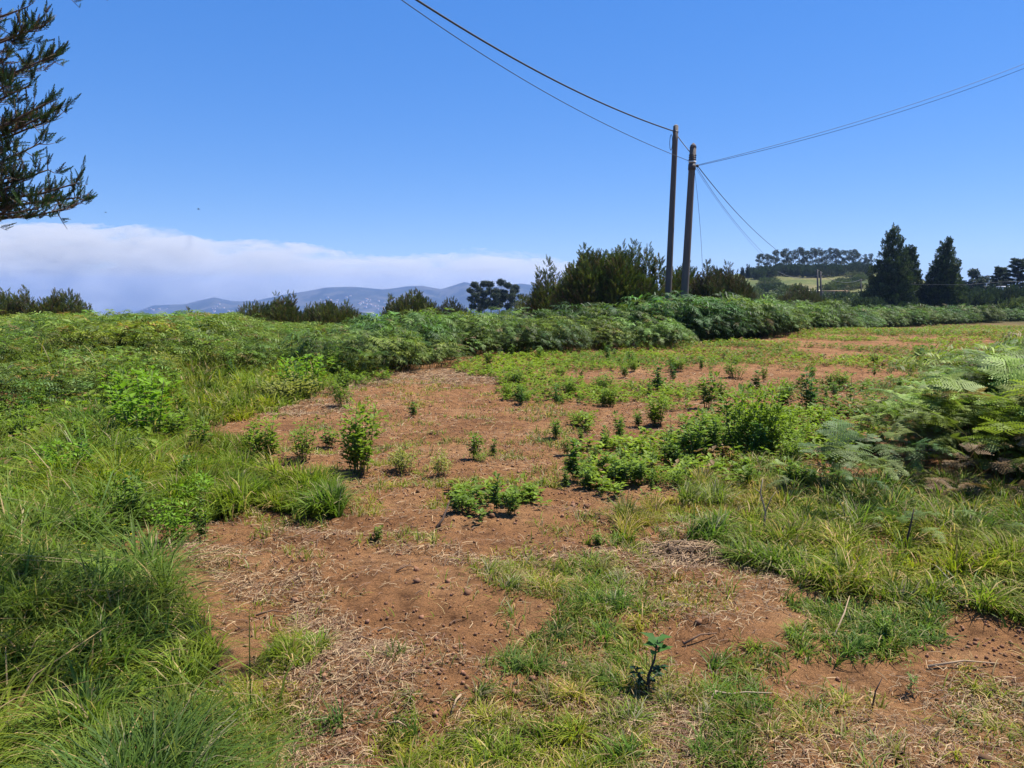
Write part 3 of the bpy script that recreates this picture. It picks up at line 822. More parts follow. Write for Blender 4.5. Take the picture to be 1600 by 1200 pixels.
for i, (px, py) in enumerate(sm):
    hh = rnd.uniform(30, 50)
    weed(['bush2', 'spire2', 'dark', 'pale'][i % 4], px, py, py - hh, '%s leafy weed from the left at the foot of the left bank' % ordinal(i), 'leafy weeds at the foot of the left bank', rnd.uniform(0.8, 1.3))
sm = sorted([(rnd.uniform(880, 1330), rnd.uniform(680, 775)) for _ in range(40)])
for i, (px, py) in enumerate(sm):
    hh = rnd.uniform(20, 55)
    weed(['spire', 'spire2', 'bush', 'spire2', 'thin', 'spire'][i % 6], px, py, py - hh, '%s small weed from the left in the bed below the dense stand' % ordinal(i), 'small weeds in the bed around the dense stand', rnd.uniform(0.7, 1.2))
for q in PROTO.values():
    if not q[1]:
        for ch in list(q[0].children): bpy.data.objects.remove(ch)
        bpy.data.objects.remove(q[0])

# low leafy ground cover (stuff)
COVER = [[(690, 578), (760, 560), (850, 552), (1000, 542), (1150, 526), (1300, 508), (1450, 498), (1600, 488), (2100, 482), (2100, 580), (1500, 590), (1420, 620), (1350, 650), (1240, 650),
          (1100, 645), (1000, 632), (900, 632), (790, 625), (768, 592)]]
BED = [[(890, 700), (960, 690), (1060, 690), (1230, 690), (1300, 690), (1310, 765), (1100, 772), (990, 775), (920, 778), (895, 745)],
       [(700, 775), (750, 768), (840, 765), (845, 800), (770, 818), (715, 812)], [(1050, 660), (1230, 640), (1400, 640), (1380, 720), (1240, 720)],
       [(900, 655), (940, 650), (935, 668), (905, 672)], [(560, 735), (585, 690), (570, 740), (540, 742)], [(390, 720), (430, 690), (520, 690), (500, 715), (400, 728)]]
LEFTLOW = [[(60, 800), (250, 820), (270, 870), (240, 900), (60, 890)], [(-500, 560), (600, 560), (620, 590), (470, 640), (300, 690), (-500, 680)]]
def sprig_tmpl(rs, nl=9, flat=0.5):
    parts = []
    for i in range(nl):
        a = rs.uniform(0, 6.28); el = rs.uniform(0.0, 1.2) * flat + 0.1
        h = rs.rand() ** 0.8
        P = np.array([rs.normal() * .18, rs.normal() * .18, h * 0.9])
        d = np.array([math.cos(a) * math.cos(el), math.sin(a) * math.cos(el), math.sin(el)])
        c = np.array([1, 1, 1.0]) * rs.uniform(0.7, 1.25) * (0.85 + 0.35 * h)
        parts.append(leafq(P, d, np.array([0, 0, 1.0]), rs.uniform(0.35, 0.6), rs.uniform(0.2, 0.32), c))
    return merge_tmpl(parts)
def cover():
    g = Geo(); rs = np.random.RandomState(3)
    tm = [sprig_tmpl(rs) for _ in range(8)]
    N = 90000
    x, y, r = sample(N, 3, 66, 0.0, 0.72, -0.15)
    px, py = plan(x, y); ex, ey = edge(px, py, x, y, 30)
    v = fbm(x * 0.55, y * 0.55, 4, 101) + 0.18 * (R.rand(N) - 0.5)
    thr = np.interp(px, [700, 900, 1150, 1500], [0.42, 0.46, 0.53, 0.52]) - np.where((ey < 545) & (ex < 1150), 0.07, 0.0) - np.where((ey < 525) & (ex > 1250), 0.22, 0.0)
    m_ = (in_any(ex, ey, COVER) & (v > thr)) | (in_any(ex, ey, BED) & (fbm(x * 1.5, y * 1.5, 3, 7) + .2 * (R.rand(N) - .5) > 0.38))
    x, y, r = x[m_], y[m_], r[m_]
    x2, y2, r2 = sample(26000, 3, 24, 0.0, 0.0, -0.8)
    px, py = plan(x2, y2); ex, ey = edge(px, py, x2, y2, 25)
    m2 = (in_any(ex, ey, LEFTLOW) & (fbm(x2 * 0.9, y2 * 0.9, 3, 19) > 0.50)) | (in_any(ex, ey, TALL) & (fbm(x2 * 1.4, y2 * 1.4, 3, 119) > 0.60))
    x = np.concatenate([x, x2[m2]]); y = np.concatenate([y, y2[m2]]); r = np.hypot(x, y)
    n_ = len(x); px, py = plan(x, y); tallm = in_any(px, py, TALL); bedm = in_any(px, py, BED)
    s_ = R.uniform(0.05, 0.125, n_) * np.where(tallm & (r > 4.2), 1.9, np.where(bedm, 1.35, 1.0)) * np.clip((r / 8) ** 0.35, 0.75, 1.8)
    k = np.clip((fbm(x * 0.4, y * 0.4, 3, 8) - 0.35) * 3, 0, 1)[:, None]
    col = (np.array([[0.17, 0.235, 0.022]]) * k + np.array([[0.105, 0.165, 0.028]]) * (1 - k)) * R.uniform(0.65, 1.25, (n_, 1))
    br = R.rand(n_) < np.where((x > 4) & (r > 12), 0.30, 0.12); col[br] = np.array([0.21, 0.135, 0.065]) * R.uniform(0.7, 1.2, (br.sum(), 1))
    which = R.randint(0, 8, n_)
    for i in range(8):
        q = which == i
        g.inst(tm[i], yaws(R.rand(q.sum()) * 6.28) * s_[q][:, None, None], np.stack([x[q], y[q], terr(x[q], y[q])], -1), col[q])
    print('cover', n_)
    tag(g.build('low_weeds', M_LEAF), 'low leafy weeds covering the upper right of field', 'ground cover', kind='stuff')
cover()

# ------------------------------------------------------------------ bracken
def frond_tmpl(rs, fine=0, stem=0.55, L=0.75, arch=1.0, lite=False):
    """one frond: upright stalk, blade arching over toward +x, triangular outline of pinnae"""
    parts = []
    ns = 26
    pos = [np.array([0, 0, 0.0])]; el = 1.5 - 0.1 * rs.rand(); tot = stem + L; ds = tot / ns
    tan = []
    for i in range(ns):
        s_ = (i + 0.5) / ns
        e = el - arch * max(0, (s_ - 0.30)) ** 1.1 * 2.5
        t = np.array([math.cos(e), 0.06 * math.sin(s_ * 9 + rs.rand()), math.sin(e)]); tan.append(t)
        pos.append(pos[-1] + t * ds)
    pos = np.array(pos); tan = np.array(tan + [tan[-1]])
    st_ = 3 if fine else 8
    g = Geo(); g.tube(pos[::st_], np.linspace(0.006, 0.002, len(pos[::st_])), (1, 1, 1), 3, False)
    stc = np.array([0.7, 0.6, 0.4]) if fine else np.array([0.5, 0.5, 0.4])
    parts.append((np.concatenate(g.V), None, np.concatenate(g.Q), stc))
    np_ = 16 if fine else (9 if lite else 13)
    for i in range(np_):
        u = i / (np_ - 1.0)
        s0 = stem / tot + (1 - stem / tot) * (u ** 0.9) * 0.98
        fi = s0 * ns; i0 = min(int(fi), ns - 1); P = pos[i0] * (1 - fi + i0) + pos[i0 + 1] * (fi - i0)
        t = norm(tan[i0]); side = np.array([0, 1.0, 0]); nrm = norm(np.cross(t, side)) * -1
        pl = (0.42 if fine else 0.34) * L * (1 - u) ** 0.8 + 0.02
        for sg in (-1, 1):
            if rs.rand() < 0.10: continue
            fw = 0.45 + 0.3 * u
            d = norm(side * sg + t * fw + nrm * (-0.06 + rs.normal() * (0.24 if fine else 0.42)))
            w_ = norm(np.cross(nrm, d))
            nseg = 3
            cc = np.array([1, 1, 1.0]) * (rs.uniform(0.8, 1.2) if fine else rs.uniform(0.6, 1.35))
            if not fine:
                wd = pl * (0.2 if lite else 0.13) + 0.010
                if lite or i > 8:
                    e_ = P + d * pl - np.array([0, 0, 1]) * pl * 0.25; m2 = P + d * pl * 0.45 - np.array([0, 0, 1]) * pl * 0.05
                    parts.append((np.array([P, m2 - w_ * wd * .5, e_, m2 + w_ * wd * .5]), None, [(0, 1, 2, 3)], cc))
                    continue
                C = [P + d * pl * q - np.array([0, 0, 1]) * pl * 0.25 * q * q for q in (0, 0.4, 0.8, 1.0)]
                ws = [0.8, 1.0, 0.6, 0.0]
                V = []
                for c_, ww in zip(C, ws): V += [c_ - w_ * wd * ww / 2, c_ + w_ * wd * ww / 2]
                parts.append((np.array(V[:7]), [(4, 5, 6)], [(0, 1, 3, 2), (2, 3, 5, 4)], cc))
            else:
                m_ = max(3, int(pl / 0.024))
                for j in range(m_):
                    q = (j + 0.6) / m_
                    B = P + d * pl * q - np.array([0, 0, 1]) * pl * 0.22 * q * q
                    plen = (0.32 * pl * (1 - q) ** 0.8 + 0.010)
                    for s2 in (-1, 1):
                        dd = norm(w_ * s2 + d * 0.5 + nrm * rs.normal() * 0.08)
                        ww = d * 0.011
                        V = np.array([B - ww * .6, B + ww * .6, B + dd * plen * 0.6 + ww * .5, B + dd * plen, B + dd * plen * 0.6 - ww * .7])
                        parts.append((V, [(2, 3, 4)], [(0, 1, 2, 4)], cc * rs.uniform(0.85, 1.15)))
                e_ = P + d * pl - np.array([0, 0, 1]) * pl * 0.22
                V = np.array([P - w_ * .002, P + w_ * .002, e_]); parts.append((V, [(0, 1, 2)], None, cc * 0.9))
    tm = merge_tmpl(parts)
    k = tm[0][:, 2].max()
    return (tm[0] / k,) + tm[1:]

rsF = np.random.RandomState(21)
FAR_F = [frond_tmpl(rsF, 0, 1.0 + 0.45 * rsF.rand(), 0.46, rsF.uniform(0.9, 1.4)) for _ in range(7)]
BANK_F = [frond_tmpl(rsF, 0, 0.60 + 0.4 * rsF.rand(), 0.46, rsF.uniform(0.7, 1.3), True) for _ in range(9)]
NEAR_F = [frond_tmpl(rsF, 1, 0.70 + 0.3 * rsF.rand(), 0.55, rsF.uniform(0.75, 1.15)) for _ in range(8)]
FERN_C = np.array([0.120, 0.175, 0.052])

def fronds(name, label, x, y, h, tm, col, yaw=None, tiltmax=0.25, z=None):
    n_ = len(x)
    yaw = R.rand(n_) * 6.28 if yaw is None else yaw
    tl = R.uniform(0, tiltmax, n_) if np.isscalar(tiltmax) else tiltmax
    M = np.zeros((n_, 3, 3)); c, s_ = np.cos(yaw), np.sin(yaw); ct, st = np.cos(tl), np.sin(tl)
    M[:, 0, 0] = c * ct; M[:, 0, 1] = -s_; M[:, 0, 2] = c * st
    M[:, 1, 0] = s_ * ct; M[:, 1, 1] = c; M[:, 1, 2] = s_ * st
    M[:, 2, 0] = -st; M[:, 2, 2] = ct
    M = M * h[:, None, None]
    P = np.stack([x, y, (terr(x, y) if z is None else z) - 0.02], -1)
    which = R.randint(0, len(tm), n_); g = Geo()
    for i in range(len(tm)):
        q = which == i
        if q.any(): g.inst(tm[i], M[q], P[q], col[q])
    o = g.build(name, M_FERN); print(name, n_)
    tag(o, label, 'bracken', kind='stuff')
    return o

def fern_col(x, y, rs=R, base=FERN_C, brown=0.03):
    n_ = len(x); k = fbm(x * 0.5, y * 0.5, 3, 201)[:, None]
    c = base * (0.75 + 0.5 * k) * rs.uniform(0.55, 1.45, (n_, 1)) * (1 + 0.1 * rs.normal(size=(n_, 3)) * 0.5)
    c = c * (1 + np.array([0.35, 0.08, -0.1]) * np.clip((k - 0.5) * 3, -0.5, 1))
    b = rs.rand(n_) < brown
    c[b] = np.array([0.20, 0.14, 0.075]) * rs.uniform(0.6, 1.2, (b.sum(), 1))
    return np.clip(c, 0.005, 1)

BASE = [(600, 586), (650, 574), (720, 556), (800, 551), (900, 549), (1010, 542), (1090, 534), (1150, 529), (1250, 517), (1330, 513), (1400, 511), (1500, 505), (1620, 500), (1800, 495)]
def clumps(C, Rr, H, dens, rs=R):
    """fronds of domed bracken clumps: centre positions, radii, heights -> x, y, h, yaw, tilt, hue"""
    m_ = np.maximum(6, (dens * Rr ** 2 * 3.14)).astype(int)
    k = np.repeat(np.arange(len(C)), m_); n_ = len(k)
    u = np.sqrt(rs.rand(n_)); a = rs.rand(n_) * 6.28
    d = u * Rr[k]
    x = C[k, 0] + d * np.cos(a); y = C[k, 1] + d * np.sin(a)
    h = H[k] * (1 - 0.55 * u ** 2.2) * rs.uniform(0.72, 1.06, n_)
    yaw = a + rs.normal(0, 0.75, n_); tilt = 0.05 + 0.45 * u * rs.rand(n_)
    return x, y, h, yaw, tilt, k
def hedge():
    pts = np.array([gp(a, b)[:2] for a, b in BASE])
    seg = np.linalg.norm(np.diff(pts, axis=0), axis=1); cum = np.concatenate([[0], np.cumsum(seg)])
    C = []; s_ = 0.0
    while s_ < cum[-1]:
        i = min(np.searchsorted(cum, s_, side='right') - 1, len(seg) - 1); f = (s_ - cum[i]) / seg[i]
        p_ = pts[i] * (1 - f) + pts[i + 1] * f; o_ = p_ / np.linalg.norm(p_); r_ = np.linalg.norm(p_)
        for row in range(4):
            C.append([*(p_ + o_ * (row * 1.15 + 0.75 + rnd.uniform(-.45, .45)) + np.array([rnd.uniform(-.6, .6), 0])), row])
        s_ += rnd.uniform(1.2, 2.3) * max(1.0, r_ / 32)
    C = np.array(C); r = np.hypot(C[:, 0], C[:, 1]); n_ = len(C)
    Rr = R.uniform(0.7, 1.25, n_) * np.clip(r / 30, 1, 1.6)
    hx, _ = plan(C[:, 0], C[:, 1])
    prof = np.interp(hx, [560, 640, 700, 850, 1000, 1100, 1200, 1290, 1380, 1600], [0.80, 0.86, 0.95, 0.95, 1.0, 1.16, 1.08, 1.0, 1.12, 1.12])
    H = 1.36 * prof * R.uniform(0.62, 1.22, n_) * np.where(C[:, 2] < 1, 0.86, 1.0)
    x, y, h, yaw, tilt, k = clumps(C[:, :2], Rr, H, 78.0 * np.clip(26 / r, 0.35, 1.2))
    col_ = fern_col(x, y) * np.array([0.80, 0.90, 0.66]) * (0.50 + 0.75 * _hash(k, k * 0, 77))[:, None] * (1 + np.array([0.35, 0.1, -0.2]) * (_hash(k, k * 0, 78) - 0.45)[:, None])
    fronds('bracken_hedge', 'thick bracken hedge running behind the field to the right', x, y, h, FAR_F, col_, yaw, tilt)
    m2 = R.rand(len(x)) < 0.16                                # short young fronds filling the foot of the hedge
    x2, y2 = x[m2] - 0.35 * x[m2] / np.hypot(x[m2], y[m2]), y[m2] - 0.35
    fronds('bracken_edge', 'low bracken fronds along the foot of the hedge', x2, y2, R.uniform(0.3, 0.7, len(x2)), FAR_F, fern_col(x2, y2, brown=0.08), None, 0.7)
hedge()

def left_bank():
    N = 5200
    x, y, r = sample(N, 8, 34, 0.7, 0.0, -0.85)
    px, py = plan(x, y); ex, ey = edge(px, py, x, y, 25)
    k = in_any(ex, ey, [[(-900, 515), (300, 518), (480, 518), (575, 530), (585, 560), (580, 585), (550, 598), (500, 592), (440, 588), (330, 595), (250, 612), (170, 645), (-100, 672), (-900, 760)]])
    k &= R.rand(N) < np.clip(r / 26, 0.3, 1) ** 1.0 * 0.42
    C = np.stack([x[k], y[k]], -1); n_ = len(C); px = px[k]
    Rr = R.uniform(0.35, 0.95, n_)
    H = R.uniform(0.34, 0.98, n_) * (0.7 + 0.6 * fbm(x[k] * 0.25, y[k] * 0.25, 2, 401)) * np.interp(px, [360, 420, 540, 580, 610], [1.0, 0.76, 0.76, 0.95, 1.1])
    x, y, h, yaw, tilt, k = clumps(C, Rr, H, 62.0 * np.clip(np.hypot(C[:, 0], C[:, 1]) / 22, 0.6, 1.1))
    base = np.where(_hash(k, k * 0, 31)[:, None] < 0.6, np.array([[0.155, 0.205, 0.034]]), np.array([[0.110, 0.175, 0.036]]))
    col_ = fern_col(x, y, brown=0.05) / FERN_C * base * (0.75 + 0.5 * _hash(k, k * 0, 32))[:, None]
    fronds('bracken_bank', 'low yellow-green bracken covering the left bank', x, y, h, BANK_F, np.clip(col_, 0.005, 1), yaw, tilt)
left_bank()

def right_ferns():
    N = 420
    x, y, r = sample(N, 5.6, 26, 0.2, 0.80, 0.35)
    px, py = plan(x, y); ex, ey = edge(px, py, x, y, 12)
    k = in_any(ex, ey, [[(1440, 728), (1470, 750), (1640, 772), (2300, 820), (2300, 545), (1660, 560), (1590, 580), (1530, 620), (1465, 650), (1440, 690)]])
    x, y = x[k], y[k]; n_ = len(x); r = np.hypot(x, y)
    Rr = R.uniform(0.35, 0.7, n_) * np.clip(r / 10, 0.9, 1.5); H = R.uniform(0.60, 1.08, n_)
    X, Y, h, yaw, tilt, k = clumps(np.stack([x, y], -1), Rr, H, 56.0 * np.clip(9 / r, 0.5, 1.0))
    base = fern_col(X, Y, base=np.array([0.140, 0.205, 0.042]), brown=0.06) * (0.8 + 0.45 * _hash(k, k * 0, 37))[:, None]
    near = np.hypot(X, Y) < 10.5
    for m_, tm, nm, lb in ((near, NEAR_F, 'near_ferns', 'large bracken clump filling the right edge of view'), (~near, FAR_F, 'far_ferns', 'bracken fronds behind the large right clump')):
        fronds(nm, lb, X[m_], Y[m_], h[m_], tm, base[m_], yaw[m_], tilt[m_])
right_ferns()

def fern_plant(x, yb, yt, n_, label, brown=False, spread=0.5):
    P = gp(x, yb); h = pt(x, yt, P[1])[2] - P[2]
    root = empty('fern', P, label, 'fern', 'separate ferns at the edge of the right clump')
    n_ = int(n_ * 1.8)
    for i in range(n_):
        g = Geo(); a = i * 2.4 + rnd.uniform(-.5, .5)
        tl = rnd.uniform(0.0, spread * 1.4); c, s_ = math.cos(a), math.sin(a); ct, st = math.cos(tl), math.sin(tl)
        M = np.array([[c * ct, -s_, c * st], [s_ * ct, c, s_ * st], [-st, 0, ct]]) * h * rnd.uniform(0.45, 1.08)
        col_ = np.array([[0.19, 0.120, 0.055]]) * rnd.uniform(.7, 1.2) if brown else fern_col(np.array([P[0] + i]), np.array([P[1]]), brown=0)
        g.inst(NEAR_F[i % 8], M[None], np.array([[rnd.uniform(-.05, .05), rnd.uniform(-.05, .05), -0.02]]), col_)
        g.build('frond', M_FERN, root)
fern_plant(1292, 790, 655, 7, 'tall open fern standing apart left of the clump')
fern_plant(1322, 772, 690, 6, 'short fern right beside the tall open fern')
fern_plant(1370, 735, 640, 7, 'fern at the left end of the large clump')
fern_plant(1340, 655, 618, 5, 'small fern in the field above the open fern')
fern_plant(1300, 700, 650, 4, 'small fern behind the tall open fern')
fern_plant(1395, 850, 780, 4, 'small thin-stalked fern rising from the right grass')
fern_plant(1500, 775, 684, 7, 'dead rusty-brown fern in front of the large clump', True)
fern_plant(1560, 800, 706, 7, 'dead brown drooping fern at the right edge', True, 0.9)
fern_plant(575, 590, 540, 8, 'fern at the gap where the left bank ends')
fern_plant(1550, 862, 790, 6, 'low fern in the grass near the right edge')

# ------------------------------------------------------------------ woody plants
def plume_tmpl(rs, nl, ll, lw, rad=0.16, brown=0.0, up=0.75, core=True):
    """needle-covered shoot along +Z, length 1"""
    parts = []
    for i in range(nl):
        t = (i + rs.rand()) / nl; a = i * 2.4 + rs.rand()
        el = up + rs.normal() * 0.2 + 0.4 * t
        d = np.array([math.cos(a) * math.cos(el), math.sin(a) * math.cos(el), math.sin(el)])
        P = np.array([math.cos(a), math.sin(a), 0]) * rad * (1 - t) * 0.3 + np.array([0, 0, t * 0.9])
        s_ = norm(np.cross(d, np.array([math.cos(a + 1), math.sin(a + 1), 0.3]))); L = ll * rs.uniform(0.7, 1.2) * (1 - 0.4 * t)
        V = np.array([P, P + d * L * 0.5 + s_ * lw / 2, P + d * L, P + d * L * 0.5 - s_ * lw / 2])
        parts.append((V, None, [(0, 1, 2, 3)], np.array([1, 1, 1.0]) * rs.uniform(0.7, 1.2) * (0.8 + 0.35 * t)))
    if core:
        g = Geo(); g.tube([(0, 0, 0), (0, 0, 0.5), (0, 0, 0.95)], [0.02, 0.014, 0.006], (1, 1, 1), 3, False)
        parts.append((np.concatenate(g.V), None, np.concatenate(g.Q), np.array([0.9, 0.6, 0.6])))
    return merge_tmpl(parts)
rsP = np.random.RandomState(31)
PL_MID = [plume_tmpl(rsP, 24, 0.26, 0.11) for _ in range(5)]
PL_FAR = [plume_tmpl(rsP, 12, 0.5, 0.26, 0.3, up=0.6, core=False) for _ in range(4)]
PL_NEAR = [plume_tmpl(rsP, 46, 0.17, 0.05, 0.10, up=0.85) for _ in range(5)]
CLUMP = [sprig_tmpl(rsP, 14, 0.9) for _ in range(4)]

def pick(cols, n_, rs=R, amt=0.3):
    c = np.array(cols)[rs.randint(0, len(cols), n_)]
    return c * rs.uniform(1 - amt, 1 + amt, (n_, 1))

def blob_points(lumps, n_, rs=R, shell=0.35):
    """points through a union of ellipsoids (x,y,z,rx,ry,rz), thicker toward the skin, with outward normals"""
    L = np.array(lumps, float); vol = (L[:, 3] * L[:, 4] * L[:, 5]) ** 0.75
    k = rs.choice(len(L), n_, p=vol / vol.sum())
    d = norm(rs.normal(size=(n_, 3))); rr = rs.rand(n_) ** shell
    P = L[k, :3] + d * rr[:, None] * L[k, 3:6]
    return P, norm(d / L[k, 3:6])

HEATH = [(0.080, 0.115, 0.026), (0.105, 0.135, 0.028), (0.060, 0.090, 0.026), (0.125, 0.100, 0.045), (0.135, 0.155, 0.03)]
def woody(name, label, cat, group, P, lumps, n_, tm, size, cols, upw=0.8, trunk_h=None, tr=0.08, bark=(0.13, 0.10, 0.08), limbs=True, mat=None, floor=0.05, jx=1.0):
    """trunk forking into limbs that reach each lump of the crown; the crown is a mass of shoots"""
    root = empty(name, P, label, cat, group)
    q, nn = blob_points(lumps, n_)
    k = q[:, 2] > floor; q, nn = q[k], nn[k]; n_ = len(q)
    d = nn * 0.7 + np.array([0, 0, upw]) + R.normal(size=(n_, 3)) * 0.22
    sz = size * R.uniform(0.6, 1.3, n_)
    M = frames(d, R.rand(n_) * 6.28) * sz[:, None, None]
    g = Geo(); col_ = pick(cols, n_); wh = R.randint(0, len(tm), n_)
    for i in range(len(tm)):
        m_ = wh == i
        if m_.any(): g.inst(tm[i], M[m_], q[m_], col_[m_])
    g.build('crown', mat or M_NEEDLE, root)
    t = Geo(); L = np.array(lumps)
    c0 = L[:, :2].mean(0); zt = trunk_h if trunk_h else 0.35 * (L[:, 2]).mean()
    fork = np.array([c0[0] * 0.3, c0[1] * 0.3, zt])
    t.tube([(0, 0, -0.3), (0.02, 0, zt * 0.5), tuple(fork)], [tr * 1.25, tr, tr * 0.8], bark, 7)
    if limbs:
        for l_ in L:
            e = l_[:3] + np.array([0, 0, l_[5] * 0.5]); s_ = np.linspace(0, 1, 5)[:, None]
            mid = (fork + e) / 2 + np.array([rnd.uniform(-.1, .1), 0, -0.1 * abs(e[0])]) 
            c = fork * (1 - s_) ** 2 + 2 * mid * s_ * (1 - s_) + e * s_ ** 2
            t.tube(c, np.linspace(tr * 0.6, tr * 0.12, 5), bark, 5)
    t.build('trunk', M_BARK, root, True)
    return root

def at_base(px, depth, dz=0.0):
    x = (px - 800) / FOC * depth
    return np.array([x, depth, float(terr(x, depth)) + dz])

def heath(px, depth, x0, x1, ytop, label, nl=7, n_=900, size=0.34, spikes=(), cols=HEATH, tm=None, group='dark heath bushes beyond the field', flat=0.3):
    """a bush spanning photo columns x0..x1 and reaching row ytop at its highest"""
    k = depth / FOC; P = at_base(px, depth)
    H = 1.6 + (HORIZON - ytop) * k - P[2]
    W_ = (x1 - x0) * k; cx = ((x0 + x1) / 2 - px) * k
    lumps = []
    for i in range(nl):
        u = (i + 0.5) / nl * 2 - 1
        hh = H * (1 - flat * abs(u) ** 1.8) * rnd.uniform(0.82, 1.0)
        rx = W_ / nl * rnd.uniform(0.95, 1.35)
        lumps.append((cx + u * (W_ / 2 - rx * 0.6), rnd.uniform(-.5, .5), hh * 0.5, rx, rnd.uniform(.7, 1.2), hh * 0.5 - size * 0.4))
    for sx, sy, rw in spikes:                                   # single plumes that stand out of the outline
        hz = 1.6 + (HORIZON - sy) * k - P[2]
        lumps.append(((sx - px) * k, rnd.uniform(-.3, .3), hz * 0.62, rw * k, 0.35, hz * 0.38 - size * 0.3))
    return woody('heath_bush', label, 'bush', group, P, lumps, int(n_ * (5.2 if depth > 36 else 4.2)), tm or PL_MID, size * (0.60 if depth > 36 else 0.70), cols, 0.9, trunk_h=H * 0.15, tr=0.10)

heath(930, 31, 865, 1025, 382, 'largest dark heath bush, left of the two poles', 9, 2900, 0.36, flat=0.3,
      spikes=[(912, 381, 9), (925, 384, 7), (990, 373, 10), (970, 380, 10), (1010, 380, 9), (948, 388, 9), (1028, 392, 9)])
heath(855, 33, 828, 885, 425, 'open spiky heath bush at left end of the biggest bush', 4, 620, 0.34, spikes=[(855, 401, 7), (842, 412, 5), (868, 415, 6), (886, 412, 8), (838, 440, 7)])
heath(822, 34, 808, 842, 442, 'small dark heath bush low beside the eucalyptus clump', 2, 160, 0.3)
heath(1060, 35, 1030, 1092, 404, 'dark heath bush seen between and behind the two poles', 4, 560, 0.34, flat=0.1)
heath(1122, 33, 1072, 1178, 408, 'brownish heath bush right of the two poles', 8, 1500, 0.33, flat=0.22, spikes=[(1132, 406, 8), (1100, 408, 8)],
      cols=[(0.085, 0.085, 0.035), (0.06, 0.08, 0.03), (0.11, 0.085, 0.05)])
heath(1248, 60, 1205, 1290, 440, 'olive rounded bush behind hedge beside the far poles', 5, 700, 0.5, cols=[(0.10, 0.12, 0.045), (0.08, 0.10, 0.04), (0.12, 0.10, 0.06)])
heath(650, 44, 596, 690, 450, 'dark bush right of the gap in the far view', 6, 800, 0.42, spikes=[(655, 451, 7), (612, 458, 6)])
heath(704, 50, 668, 742, 458, 'greyer bush joined to the right of the gap bush', 5, 480, 0.42, cols=[(0.05, 0.065, 0.03), (0.085, 0.09, 0.045)])
heath(446, 42, 418, 472, 453, 'tallest dark bush of the middle left clump', 3, 520, 0.4, spikes=[(433, 455, 5), (450, 455, 6), (460, 458, 5)])
heath(405, 42, 364, 442, 466, 'dark bush at the left end of the middle clump', 4, 420, 0.4)
heath(515, 42, 450, 582, 463, 'wide dark bush at the right of the middle clump', 7, 1000, 0.4, spikes=[(515, 468, 8), (545, 470, 8), (485, 474, 6)])
heath(5, 38, -60, 70, 450, 'dark bush at the far left edge beyond the bank', 8, 1500, 0.38, spikes=[(52, 443, 8), (15, 447, 8), (35, 452, 7)])
heath(105, 39, 55, 146, 448, 'dark bush tapering right of the left edge bush', 6, 1000, 0.38, spikes=[(97, 449, 7), (122, 459, 7), (138, 470, 5)])
heath(290, 45, 275, 303, 482, 'small dark bush alone against the far hills', 2, 170, 0.36, spikes=[(294, 480, 5)])
heath(308, 46, 303, 314, 492, 'tiny shrub right of the small lone bush', 1, 40, 0.3)
heath(336, 46, 326, 348, 490, 'second tiny shrub beside the pale far building', 2, 80, 0.3)

# eucalyptus clump right of the gap bush, and the grove on the hill
def eucalyptus(P, H, label, group, seed, spread=0.22, n_=420, root_only=False, size=0.05):
    rr = random.Random(seed); root = empty('eucalyptus_tree', P, label, 'tree', group)
    t = Geo(); g = Geo(); lean = rr.uniform(-.05, .05)
    top = np.array([lean * H, rr.uniform(-.03, .03) * H, H * 0.86])
    s_ = np.linspace(0, 1, 7)[:, None]; c = s_ * top + np.sin(s_ * 6 + seed) * np.array([0.012 * H, 0, 0])
    c[0][2] = -0.5
    t.tube(c, np.linspace(0.018 * H, 0.004 * H, 7), (0.22, 0.19, 0.16), 5)
    lumps = [(top[0], top[1], H * 0.94, H * 0.09, H * 0.09, H * 0.05)]
    for i in range(rr.randint(15, 18) if n_ > 1000 else rr.randint(7, 10)):
        u = rr.uniform(0.30 if n_ > 1000 else 0.55, 0.95); a = rr.uniform(0, 6.28); b = c[int(u * 6)]
        e = b + np.array([math.cos(a) * spread * H * rr.uniform(.4, 1), math.sin(a) * spread * H * rr.uniform(.4, 1), H * rr.uniform(.04, .14)])
        e[2] = min(e[2], H * 0.97)
        t.tube([b, (b + e) / 2 + (0, 0, 0.01 * H), e], [0.006 * H, 0.004 * H, 0.002 * H], (0.22, 0.19, 0.16), 4)
        lumps.append((*e, H * rr.uniform(.04, .075), H * rr.uniform(.04, .075), H * rr.uniform(.025, .045)))
    rs_ = np.random.RandomState(seed)
    q, nn = blob_points(lumps, n_, rs_, 0.4)
    M = frames(nn + rs_.normal(size=nn.shape) * 0.5, rs_.rand(n_) * 6.28) * (size * H * rs_.uniform(.6, 1.2, n_))[:, None, None]
    col_ = pick([(0.035, 0.055, 0.03), (0.05, 0.07, 0.035), (0.03, 0.045, 0.03)], n_, rs_)
    wh = rs_.randint(0, 4, n_)
    for i in range(4): 
        m_ = wh == i
        g.inst(CLUMP[i], M[m_], q[m_], col_[m_])
    g.build('crown', M_NEEDLE, root); t.build('trunk', M_BARK, root, True)
    return root
ORD = ['first', 'second', 'third', 'fourth', 'fifth', 'sixth', 'seventh', 'eighth', 'ninth', 'tenth', 'eleventh', 'twelfth', 'thirteenth', 'fourteenth', 'fifteenth',
       'sixteenth', 'seventeenth', 'eighteenth', 'nineteenth', 'twentieth', 'twenty-first', 'twenty-second', 'twenty-third', 'twenty-fourth', 'twenty-fifth', 'twenty-sixth',
       'twenty-seventh', 'twenty-eighth', 'twenty-ninth', 'thirtieth', 'thirty-first', 'thirty-second', 'thirty-third', 'thirty-fourth', 'thirty-fifth', 'thirty-sixth']
